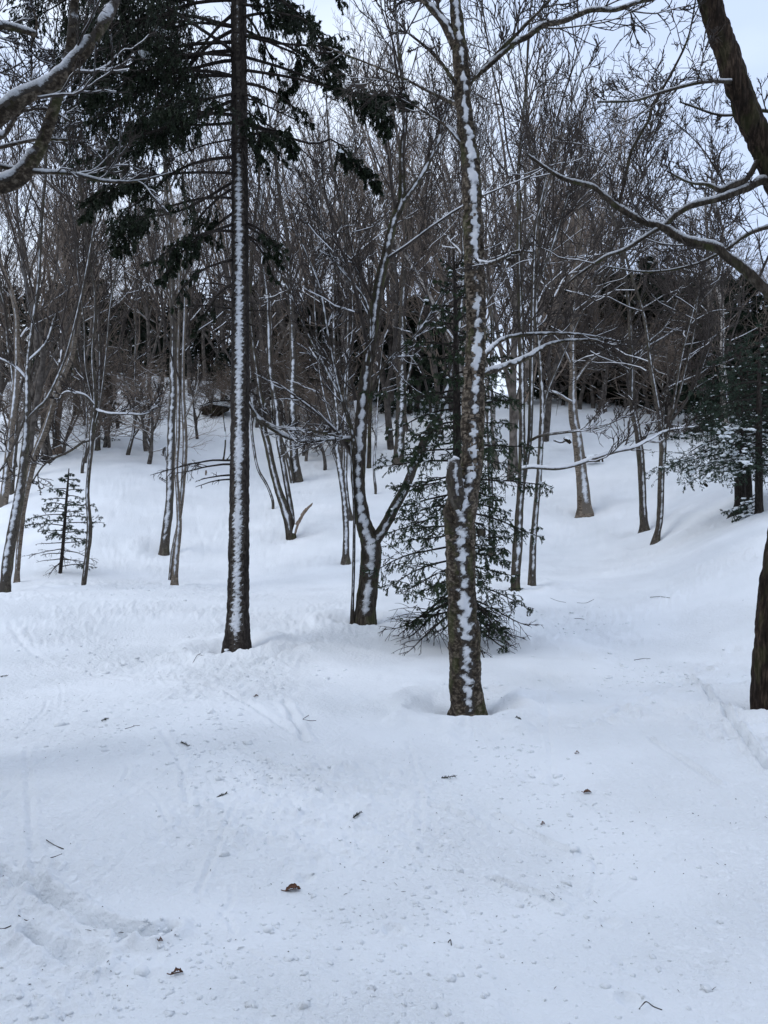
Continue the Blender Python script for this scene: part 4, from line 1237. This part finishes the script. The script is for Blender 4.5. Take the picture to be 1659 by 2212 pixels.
def far_tree_proto(seed, h=12.0, fork=True, mat=M_FAR_BARK, ang=30, trop=.14, n1=15):
    rng = np.random.default_rng(seed)
    stems = []
    base = [np.array([0, 0, -.6, .13])]
    d = UP.copy()
    p = base[0].copy()
    hh = h + .6
    for i in range(10):
        d = unit(d + rng.normal(size=3) * np.array([.10, .10, .02]) + UP * .1)
        p = p.copy()
        p[:3] += d * hh / 10
        p[3] = .13 * (1 - (i + 1) / 10.5) + .006
        base.append(p)
    s = spline(np.array(base), .35)
    tr = Mesh()
    add_tubes(tr, s[None, :, :3], s[None, :, 3], 7)
    stems.append(s)
    for j in range(rng.integers(2, 4) if fork else 0):
        i0 = rng.integers(2, 5)
        q = base[i0].copy()
        q[3] *= .7
        a = rng.uniform(0, 6.28)
        dd = unit(np.array([math.cos(a) * .55, math.sin(a) * .55, 1]))
        fk = [q]
        n = 10 - i0
        for i in range(n):
            dd = unit(dd + rng.normal(size=3) * .08 + UP * .12)
            q = q.copy()
            q[:3] += dd * hh / 10 * .9
            q[3] = base[i0][3] * .7 * (1 - (i + 1) / (n + .5)) + .005
            fk.append(q)
        s = spline(np.array(fk), .4)
        add_tubes(tr, s[None, :, :3], s[None, :, 3], 6)
        stems.append(s)
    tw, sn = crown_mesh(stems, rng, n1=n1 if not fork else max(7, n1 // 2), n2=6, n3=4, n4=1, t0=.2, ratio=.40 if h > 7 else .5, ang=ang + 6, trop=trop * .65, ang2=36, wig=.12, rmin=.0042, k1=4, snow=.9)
    return add_proto([('trunk', tr, mat, False), ('twigs', tw, M_TWIG_FAR, True), ('snow_crust', sn, M_CRUST, True)])


PD = [far_tree_proto(301, 12, True), far_tree_proto(302, 12, False, ang=34), far_tree_proto(303, 12, True, ang=26, trop=.18), far_tree_proto(304, 12, True, ang=40, trop=.1),
      far_tree_proto(305, 12, False, ang=28, trop=.18), far_tree_proto(306, 12, True, mat=M_WHITE)]
# low spreading thicket tree
PB = [far_tree_proto(311, 6, True, ang=55, trop=.05, n1=22), far_tree_proto(312, 6, True, ang=60, trop=.03, n1=20)]
PC = []
for sd, hh, rd, snw in ((401, 9, 2.0, .03), (402, 10, 1.7, .015), (403, 7, 1.9, .07)):
    tr, fo, sn = conifer_proto(np.random.default_rng(sd), hh, rd, 64, .3, snow=snw)
    PC.append(add_proto([('trunk', tr, M_SPRUCE_BARK, False), ('foliage', fo, M_NEEDLE_FAR, True), ('snow_lump', sn, M_CRUST, True)]))


def place(proto, name, x, y, sc, rot, label, cat, group, tilt=0.0):
    r = root(name, (x, y, gz(x, y) - .05), label, cat, group)
    r.scale = (sc[0], sc[0], sc[1])
    r.rotation_euler = (tilt, 0, rot)
    for nm, me, stuff in proto:
        o = bpy.data.objects.new(nm, me)
        COL.objects.link(o)
        o.parent = r
        if stuff:
            o['kind'] = 'stuff'
    return r


ORD = ['first', 'second', 'third', 'fourth', 'fifth', 'sixth', 'seventh', 'eighth', 'ninth', 'tenth', 'eleventh', 'twelfth', 'thirteenth', 'fourteenth',
       'fifteenth', 'sixteenth', 'seventeenth', 'eighteenth', 'nineteenth', 'twentieth']
# sector: u range, depth range, height range, count, proto list, name, phrase
RB = np.random.default_rng(77)
SECT = [
 (-120, 130, 26, 40, 9, 12, 8, PD, 'bare_tree', 'bare tree', 'in the wood behind the leaning tree at the left edge'),
 (130, 350, 36, 46, 9, 12, 8, PD, 'bare_tree', 'bare tree', 'in the wood above the little fir'),
 (350, 520, 40, 50, 9, 12, 8, PD, 'bare_tree', 'bare tree', 'on the crest just left of the tall spruce'),
 (520, 720, 34, 46, 10, 15, 9, PD, 'bare_tree', 'bare tree', 'in the wood between tall spruce and forked maple'),
 (720, 960, 31, 44, 11, 16, 10, PD, 'bare_tree', 'tall bare tree', 'in the wood behind the forked maple'),
 (960, 1180, 27, 40, 11, 16, 10, PD, 'bare_tree', 'tall bare tree', 'in the wood behind the big yellow birch'),
 (1180, 1330, 36, 44, 11, 15, 8, PD, 'bare_tree', 'bare tree', 'in the wood above the leaning tan birch'),
 (1330, 1530, 36, 46, 7, 10, 9, PD, 'bare_tree', 'bare tree', 'in the wood above the curved pair of trunks'),
 (1530, 1780, 26, 42, 6.5, 9, 8, PD, 'bare_tree', 'bare tree', 'in the wood behind the firs at the right edge'),
 (-100, 520, 52, 75, 7, 11, 10, PD, 'bare_tree', 'distant bare tree', 'on the skyline left of the tall spruce'),
 (520, 1200, 50, 75, 9, 14, 10, PD, 'bare_tree', 'distant bare tree', 'on the skyline right of the tall spruce'),
 (1200, 1750, 48, 70, 6, 9, 10, PD, 'bare_tree', 'distant bare tree', 'on the skyline above the right slope'),
 (-80, 240, 42, 56, 5, 7, 12, PC, 'far_spruce_tree', 'dark conifer', 'in the wood above the little fir, left'),
 (240, 500, 48, 58, 5, 7, 10, PC, 'far_spruce_tree', 'dark conifer', 'on the crest left of the tall spruce'),
 (200, 470, 60, 68, 6, 9, 10, PC, 'far_spruce_tree', 'distant conifer', 'behind the crest left of the tall spruce'),
 (530, 1000, 54, 64, 6, 9, 15, PC, 'far_spruce_tree', 'distant conifer', 'behind the crest right of the tall spruce'),
 (520, 720, 40, 50, 4, 6.5, 10, PC, 'far_spruce_tree', 'dark conifer', 'on the crest between tall spruce and forked maple'),
 (720, 1000, 37, 48, 4, 6.5, 13, PC, 'far_spruce_tree', 'dark conifer', 'in the wood behind the forked maple'),
 (1170, 1330, 37, 43, 5, 7, 18, PC, 'far_spruce_tree', 'dark conifer', 'at the top of the slope above the leaning tan birch'),
 (1330, 1530, 36.5, 43, 5, 7.5, 19, PC, 'far_spruce_tree', 'dark conifer', 'at the top of the slope above the curved pair'),
 (1530, 1700, 27, 38, 4.5, 7, 11, PC, 'far_spruce_tree', 'dark conifer', 'behind the firs at the right edge'),
 (540, 700, 33, 37, 3.0, 4.5, 5, PB, 'thicket_tree', 'low twiggy tree', 'on the bank behind the leaning forked tree'),
 (640, 760, 29, 35, 2.0, 3.6, 6, PB, 'thicket_tree', 'low twiggy tree', 'on the bank just left of the forked maple'),
 (425, 505, 32, 38, 1.6, 2.8, 5, PB, 'thicket_tree', 'low twiggy bush', 'near the shaded hollow left of the tall spruce'),
 (0, 340, 27, 37, 2.0, 4.2, 15, PB, 'thicket_tree', 'low twiggy tree', 'on the bank above the little fir'),
 (1180, 1400, 35, 38, 3.5, 5, 9, PB, 'thicket_tree', 'low twiggy tree', 'along the top of the open right slope'),
 (1400, 1600, 31, 38, 3.5, 5, 8, PB, 'thicket_tree', 'low twiggy tree', 'along the wood edge right of the curved pair'),
]
for (u0, u1, d0, d1, h0, h1, n, pr, nm, kind, where) in SECT:
    us = np.sort(u0 + (np.arange(n) + RB.random(n)) / n * (u1 - u0))
    for j, u in enumerate(us):
        d = RB.uniform(d0, d1)
        x = (u - CU) / FS * d
        h = RB.uniform(h0, h1)
        pi_ = int(RB.integers(len(pr)))
        ph = 12 if pr is PD else (6 if pr is PB else (9, 10, 7)[pi_])
        sz = h / ph
        sx = (sz * .75 + .25) * (1.0 if pr is not PC else 1.15)
        place(pr[pi_], nm, x, d, (sx, sz), RB.uniform(0, 6.28), f'{ORD[j]} {kind} from left {where}', 'tree', 'trees of the wood: ' + where, RB.normal() * .07)

for j, (x, y, k, h) in enumerate(((-4, -3.2, 0, 14), (3.2, -4, 1, 15), (-0.8, -5, 0, 15), (6.4, -1.6, 0, 13), (-8.0, 0.5, 1, 13), (1.2, -9, 0, 14), (-5, -8, 0, 14), (6, -7, 0, 14))):  # out of view, added so the foreground snow lies in shade
    place(PC[k], 'far_spruce_tree', x, y, (h / 9, h / 9), j * 1.3, f'{ORD[j]} unseen conifer added behind the camera to shade the near snow', 'tree', 'unseen conifers added to shade the near snow')

# single far features: little conifers on the left bank, dark fir by the shaded hollow
for (u, v, d, h, lab) in ((290, 900, 38, 2.6, 'small snowy conifer at the left top of the open slope'), (228, 950, 32, 3.0, 'thin dark young conifer just right of the crooked sapling'),
                          (478, 872, 39, 2.6, 'low dark conifer over the shaded hollow left of the tall spruce'), (590, 900, 37, 3.0, 'snow loaded conifer right behind the tall spruce'),
                          (690, 905, 36.5, 3.6, 'dark low conifer left of the forked maple on the bank')):
    x = (u - CU) / FS * d
    place(PC[2], 'small_conifer', x, d, (h / 7 * 1.1, h / 7), u, lab, 'tree', 'small conifers on the bank')

# ------------------------------------------------------------------ logs, stumps, a shaded hollow and bits on the snow
def stick(m, pts, k=6, mat=0, seed=0, amp=0.15):
    s = spline(pts, max(.01, np.linalg.norm(np.array(pts[-1][:3]) - np.array(pts[0][:3])) / 14))
    G, Nn = tube_grid(s[None, :, :3], s[None, :, 3], k)
    G = G + Nn * (amp * s[None, :, 3, None] * fbm(G * (0.6 / max(s[:, 3].max(), 1e-4)), seed, 2))[..., None]
    m.add(G, grid_quads(*G.shape[:3]))
    for e, c in ((G[0, -1], s[-1, :3]), (G[0, 0], s[0, :3])):
        m.add(np.vstack([e, c]), None, [[j, (j + 1) % k, k] for j in range(k)])
    return G, Nn, s


# snapped prong beside the leaning forked tree
def dead_thing(name, label, cat, d, rows, mat, snow=True, seed=0):
    pts0 = [stem_points(r, d, sink=False) for r in rows]
    b = pts0[0][0]
    r = root(name, (b[0], b[1], gz(b[0], b[1])), label, cat)
    sm = Mesh()
    for i, p in enumerate(pts0):
        m = Mesh()
        G, Nn, s = stick(m, p, 12, seed=seed + i, amp=.3)
        link_part('stem' if i == 0 else 'branch', m, mat, r)
        if snow:
            crust(sm, G, Nn, s[None, :, 3], wind=1.2, top=.6, amp=.6, thick=.02, freq=9, seed=seed)
    link_part('snow_crust', sm, M_CRUST, r, True)
    return r


dead_thing('dead_prong', 'snapped dead prong leaning right from the foot of the leaning forked tree', 'stump', 20.8,
           [[(636, 1152, 9), (641, 1134, 9), (652, 1114, 8), (663, 1099, 7), (671, 1091, 6), (675, 1086, 2)]], M_DEAD, seed=5)
dead_thing('curved_snag', 'small curved grey snag poking from the slope left of the tall spruce', 'stump', 27.5, [[(457, 1049, 8), (450, 1042, 8), (446, 1030, 6), (445, 1016, 3)], [(447, 1034, 3), (436, 1030, 2), (425, 1034, 1.5)]], M_DEAD, seed=6)
dead_thing('root_snag', 'tangled little stump with upright shoots on the slope left of the tall spruce', 'stump', 30,
           [[(478, 1020, 10), (475, 1008, 9), (474, 992, 4)], [(478, 1010, 6), (484, 985, 4), (487, 940, 3), (480, 880, 2)], [(477, 1008, 5), (492, 990, 3), (505, 970, 2)], [(476, 1010, 5), (468, 1016, 3)]], M_MAPLE, seed=7)
dead_thing('fallen_log', 'fallen root mass half buried at the top of the open slope', 'log', 36, [[(328, 903, 10), (345, 905, 14), (362, 908, 8)], [(334, 898, 5), (350, 903, 5), (366, 902, 3)], [(330, 908, 5), (350, 912, 6), (364, 914, 4)], [(340, 896, 4), (333, 906, 5), (345, 916, 4)]], M_DEAD, seed=8)
dead_thing('fallen_branch', 'short broken branch lying on the right slope left of the leaning tan birch', 'branch', 29.5, [[(1196, 951, 4), (1210, 955, 5), (1220, 952, 6)], [(1218, 948, 9), (1226, 950, 11), (1233, 957, 8)]], M_RED, seed=9)
dead_thing('uprooted_stump', 'dark uprooted stump on the slope right of the leaning tan birch', 'stump', 28, [[(1266, 992, 10), (1280, 990, 16), (1296, 993, 10)], [(1290, 990, 6), (1299, 986, 4), (1302, 998, 4)], [(1272, 986, 5), (1284, 984, 5), (1293, 982, 3)], [(1298, 1005, 3), (1300, 1008, 5), (1303, 1009, 3)]], M_MAPLE, seed=10)
dead_thing('bark_chunk', 'small dark chunk of bark lying alone on the right slope near the firs', 'bark', 18.5, [[(1521, 1045, 5), (1525, 1048, 7), (1528, 1051, 4)]], M_RED, snow=False, seed=11)

# dark lump standing in for the shade of a hollow under conifer boughs
def shaded_hollow(u, v, d, w, h, label):
    p = pix(u, v, d)
    r = root('shade_lump', (p[0], p[1], gz(p[0], p[1])), label, 'shade_lump')
    nu, nv = 26, 14
    th = np.linspace(0, 2 * np.pi, nu, endpoint=False)
    ph = np.linspace(-1.4, 1.5, nv)
    D = np.stack([np.cos(ph)[:, None] * np.cos(th), np.cos(ph)[:, None] * np.sin(th), np.repeat(np.sin(ph)[:, None], nu, 1)], -1)
    V = p + D * np.array([w, .5, h]) * (1 + .6 * fbm(D * 2, 3, 3))[..., None]
    m = Mesh()
    m.add(V, grid_quads(1, nv, nu))
    link_part('hollow_shade', m, M_RED, r)
    m2 = Mesh()
    V2 = p + np.array([.15, .1, h * .8]) + D * np.array([w * 1.05, .6, h * .45]) * (1 + .25 * fbm(D * 2, 13, 3))[..., None]
    m2.add(V2, grid_quads(1, nv, nu))
    link_part('snow_cap', m2, M_CRUST, r)


shaded_hollow(462, 886, 36.5, .6, .36, 'dark lump standing for the shaded hollow under snowy boughs left of the tall spruce')

# twigs, leaves and cones on the near snow
def litter(name, label, cat, segs, mat, group=None, lift=0.0):
    """segs: list of polylines of (u, v, width, lift) on the snow"""
    g0 = on_snow(segs[0][0][0], segs[0][0][1])
    r = root(name, (g0[0], g0[1], gz(*g0)), label, cat, group)
    for i, sg in enumerate(segs):
        m = Mesh()
        pts = []
        for row in sg:
            g = on_snow(row[0], row[1])
            wd = row[2] / FS * g[1] / 2 * .62
            pts.append([g[0], g[1], gz(*g) + wd * .6 + (row[3] if len(row) > 3 else 0), wd])
        stick(m, np.array(pts), 6, seed=i)
        link_part('stem' if i == 0 else 'side_twig', m, mat, r)
    return r


LT = [
 ('fallen_twig', 'straight dark twig on the snow at lower left, upper one of two', [[(100, 1814, 2.6), (118, 1824, 3), (137, 1835, 3.4)]]),
 ('fallen_twig', 'short bent twig on the snow at lower left, lower one of two', [[(108, 1853, 3), (120, 1849, 2.4), (134, 1843, 2)]]),
 ('fallen_twig', 'V shaped twig on the snow below the forked maple', [[(654, 1557, 2.2), (668, 1558, 2.4), (683, 1558, 2)], [(655, 1556, 1.8), (661, 1550, 1.6), (667, 1544, 1.4)]]),
 ('fallen_twig', 'bent thin twig on the snow below and left of the tall spruce', [[(270, 1574, 2.4), (283, 1571, 2), (292, 1568, 2), (302, 1568, 1.6)]]),
 ('fallen_twig', 'forked twig on the snow just left of the tall spruce foot', [[(416, 1437, 2), (427, 1429, 2), (437, 1429, 2)], [(427, 1429, 1.6), (433, 1422, 1.6), (435, 1417, 1.4)]]),
 ('fallen_twig', 'hooked pale twig at the bottom right of the snow', [[(1381, 2182, 1.8), (1387, 2172, 2), (1396, 2167, 2.4), (1412, 2171, 2.4), (1430, 2177, 2)]]),
 ('fallen_twig', 'long straight twig on the flat snow between birch and right edge', [[(1370, 1426, 2.4), (1388, 1424, 2.2), (1405, 1424, 1.6)]]),
 ('fallen_twig', 'curved thin twig right of the spruce tips on the flat snow', [[(1188, 1292, 1.5), (1205, 1297, 1.5), (1222, 1301, 1.4)]]),
 ('fallen_twig', 'long thin twig on the snow far right, uphill of the others', [[(1404, 1289, 1.8), (1425, 1291, 2), (1449, 1292, 1.4)]]),
 ('fallen_twig', 'fine twig lying on the flat below the slender banded tree', [[(1246, 1301, 1.2), (1265, 1302, 1.4), (1283, 1295, 1.2)]]),
 ('fallen_twig', 'dark twig on the snow right of the spruce shade', [[(1233, 1336, 1.8), (1248, 1337, 2), (1262, 1338, 1.4)]]),
 ('fallen_twig', 'tiny dark twig standing up on the snow at lower right centre', [[(968, 2035, 2.4, 0), (973, 2034, 2.4, .01), (975, 2041, 2)]]),
 ('fallen_twig', 'faint grey twig at the far lower left', [[(40, 1976, 1.6), (56, 1985, 1.8), (73, 1993, 1.4)]]),
 ('fallen_twig', 'thin bent twig at the lower left edge', [[(0, 2011, 2), (10, 2009, 2), (24, 2003, 1.6)]]),
]
for nm, lab, sg in LT:
    litter(nm, lab, 'twig', sg, M_TWIG, 'fallen twigs on the snow')


def sprig(u, v, ang, L, label, n=26):
    g = on_snow(u, v)
    z = gz(*g)
    r = root('conifer_sprig', (g[0], g[1], z), label, 'sprig', 'conifer sprigs on the snow')
    rr = np.random.default_rng(int(u))
    m = Mesh()
    P = np.array([[g[0] + math.cos(ang) * L * t, g[1] + math.sin(ang) * L * t, z + .012 + .01 * t] for t in (-.5, -.2, .1, .5)])[None]
    R = np.array([[.003, .003, .002, .001]])
    add_tubes(m, P, R, 5)
    link_part('stem', m, M_TWIG, r)
    m = Mesh()
    V, T = needles(P, n * 3, .016, .004, rr, 60)
    m.add(V, None, T)
    link_part('needles', m, M_NEEDLE, r, True, False)


sprig(400, 1610, math.radians(-55), .15, 'long green sprig lying below the tall spruce')
sprig(479, 1717, .6, .06, 'round green sprig in the scraped snow at lower left centre')
sprig(772, 1766, .9, .07, 'small ragged sprig on the snow below the forked maple')
sprig(969, 1682, 0.05, .09, 'dark blunt sprig below the big yellow birch')
sprig(226, 1556, .7, .05, 'little dark sprig on the snow at the left')
sprig(9, 1463, .2, .07, 'dark sprig at the left edge of the snow')
sprig(1120, 1564, 2.3, .05, 'tiny sprig right below the big yellow birch')


def leaf(u, v, rot, L, W, curl, label, lift=.006):
    g = on_snow(u, v)
    z = gz(*g)
    r = root('dead_leaf', (g[0], g[1], z), label, 'leaf', 'dead leaves on the snow')
    n, k = 12, 9
    rr = np.random.default_rng(int(u + v))
    V = np.zeros((n, k, 3))
    for i in range(n):
        t = i / (n - 1)
        wd = W * (math.sin(math.pi * (t * .92 + .04)) ** .7) * (1 + .12 * math.sin(t * 22))
        for j in range(k):
            s = (j / (k - 1) - .5) * 2
            a = s * curl
            yy = math.sin(a) / max(curl, .01) * wd / 2
            zz = (1 - math.cos(a)) / max(curl, .01) * wd / 2 + .01 * math.sin(t * 3.1) + lift + .002 * rr.normal()
            xx = (t - .5) * L
            V[i, j] = [g[0] + xx * math.cos(rot) - yy * math.sin(rot), g[1] + xx * math.sin(rot) + yy * math.cos(rot), z + zz]
    m = Mesh()
    idx = np.arange(n - 1)[:, None] * k + np.arange(k - 1)[None]
    m.add(V, np.stack([idx, idx + 1, idx + k + 1, idx + k], -1).reshape(-1, 4))
    link_part('blade', m, M_LEAF, r)
    m = Mesh()
    a, b = V[0, k // 2], V[-1, k // 2]
    dd = unit(a - b)
    stick(m, np.array([[*b, .0012], [*((a + b) / 2 + np.array([0, 0, .002])), .0012], [*a, .0012], [*(a + dd * L * .3 + np.array([0, 0, .006])), .001]]), 5)
    link_part('stalk', m, M_LEAF, r)


leaf(633, 1925, .25, 0.065, .042, 1.0, 'curled reddish brown leaf in the middle of the near snow', .004)
leaf(382, 2112, .5, .042, .018, 1.5, 'small folded brown leaf near the bottom of the snow')
leaf(1269, 1715, .1, .045, .03, .6, 'flat pale brown leaf right of centre on the near snow')
leaf(1173, 1782, .3, .02, .014, .8, 'tiny red brown leaf below the right slope')
leaf(1247, 1631, .0, .025, .018, .8, 'tiny dark red leaf on the snow right of centre')
leaf(554, 1506, .4, .035, .03, .9, 'dark red leaf below the tall spruce on the flat')
leaf(347, 2051, .5, .014, .011, .9, 'tiny dark leaf near the small folded leaf')

# countless needles, seeds and bark crumbs, and loose snow crumbs
rl = np.random.default_rng(55)
m = Mesh()
N = 240
vv = CV + 90 + (2212 - CV - 90) * rl.random(N) ** .8
uu = rl.uniform(-100, 1760, N)
half = rl.random(N) < .55
cen = rl.integers(0, 9, N)
cu_, cv_ = rl.uniform(100, 1600, 9), rl.uniform(1450, 2150, 9)
uu = np.where(half, cu_[cen] + rl.normal(size=N) * 120, uu)
vv = np.where(half, np.clip(cv_[cen] + rl.normal(size=N) * 60, CV + 90, 2212), vv)
y = 1.6 * FS / (vv - CV)
x = (uu - CU) / FS * y
z = ground_z(x, y)
a = rl.uniform(0, 6.28, N)
L = rl.choice([.0025, .004, .008, .016], N, p=[.45, .3, .18, .07]) * rl.uniform(.6, 1.3, N)
dirv = np.stack([np.cos(a), np.sin(a), rl.normal(size=N) * .1], -1)
c = np.stack([x, y, z + .003], -1)
P = np.stack([c - dirv * L[:, None], c + dirv * L[:, None] * .1 + UP * .001, c + dirv * L[:, None]], 1)
R = np.full((N, 3), 1) * np.where(L < .007, .0019, .0012)[:, None] * np.array([.5, 1, .4])
add_tubes(m, P, R, 4)
o = link('needle_litter', m.build('needle_litter'), M_TWIG, stuff=True)
o['label'] = 'needles and bark crumbs scattered over the near snow'

m = Mesh()
v_, f_ = ico()
pts = []
CL = [(480, 1560, 60, 40, 90), (470, 1650, 60, 30, 130), (600, 1680, 50, 22, 110), (430, 1780, 70, 60, 80), (200, 1580, 110, 40, 150), (560, 1760, 80, 60, 80), (1085, 1640, 50, 40, 130), (1180, 1700, 60, 30, 90),
      (1300, 1810, 90, 40, 120), (900, 1840, 90, 70, 160), (1080, 1930, 120, 50, 160), (700, 1960, 120, 50, 140), (450, 2080, 160, 60, 150), (180, 2150, 140, 40, 110), (330, 2025, 60, 15, 90), (850, 2100, 150, 60, 130),
      (1350, 2080, 160, 70, 90), (1420, 1445, 70, 22, 120), (260, 1400, 160, 30, 90), (600, 1460, 80, 20, 60), (1250, 1480, 120, 40, 80), (330, 1300, 60, 10, 60), (1250, 1345, 70, 10, 60), (1030, 1500, 40, 8, 30)]
for (u, v, su, sv, n) in CL:
    for _ in range(int(n * 2.2)):
        pts.append((u + rl.normal() * su, max(1250, min(2200, v + rl.normal() * sv))))
pts = np.array(pts)
y = 1.6 * FS / (pts[:, 1] - CV)
x = (pts[:, 0] - CU) / FS * y
z = ground_z(x, y)
sc = rl.gamma(1.6, .0036, len(x)) * np.clip(y / 5, .8, 1.8)
n = len(x)
V = np.stack([x, y, z], -1)[:, None] - np.array([0, 0, .001]) + v_[None] * (1 + .28 * rl.normal(size=(n, 12, 1))) * sc[:, None, None] * np.array([1.1, 1.1, .62])
m.add(V, None, (f_[None] + (np.arange(n) * 12)[:, None, None]).reshape(-1, 3))
o = link('snow_crumbs', m.build('snow_crumbs'), M_SNOW, stuff=True)
o['label'] = 'loose crumbs of snow kicked up by skis'
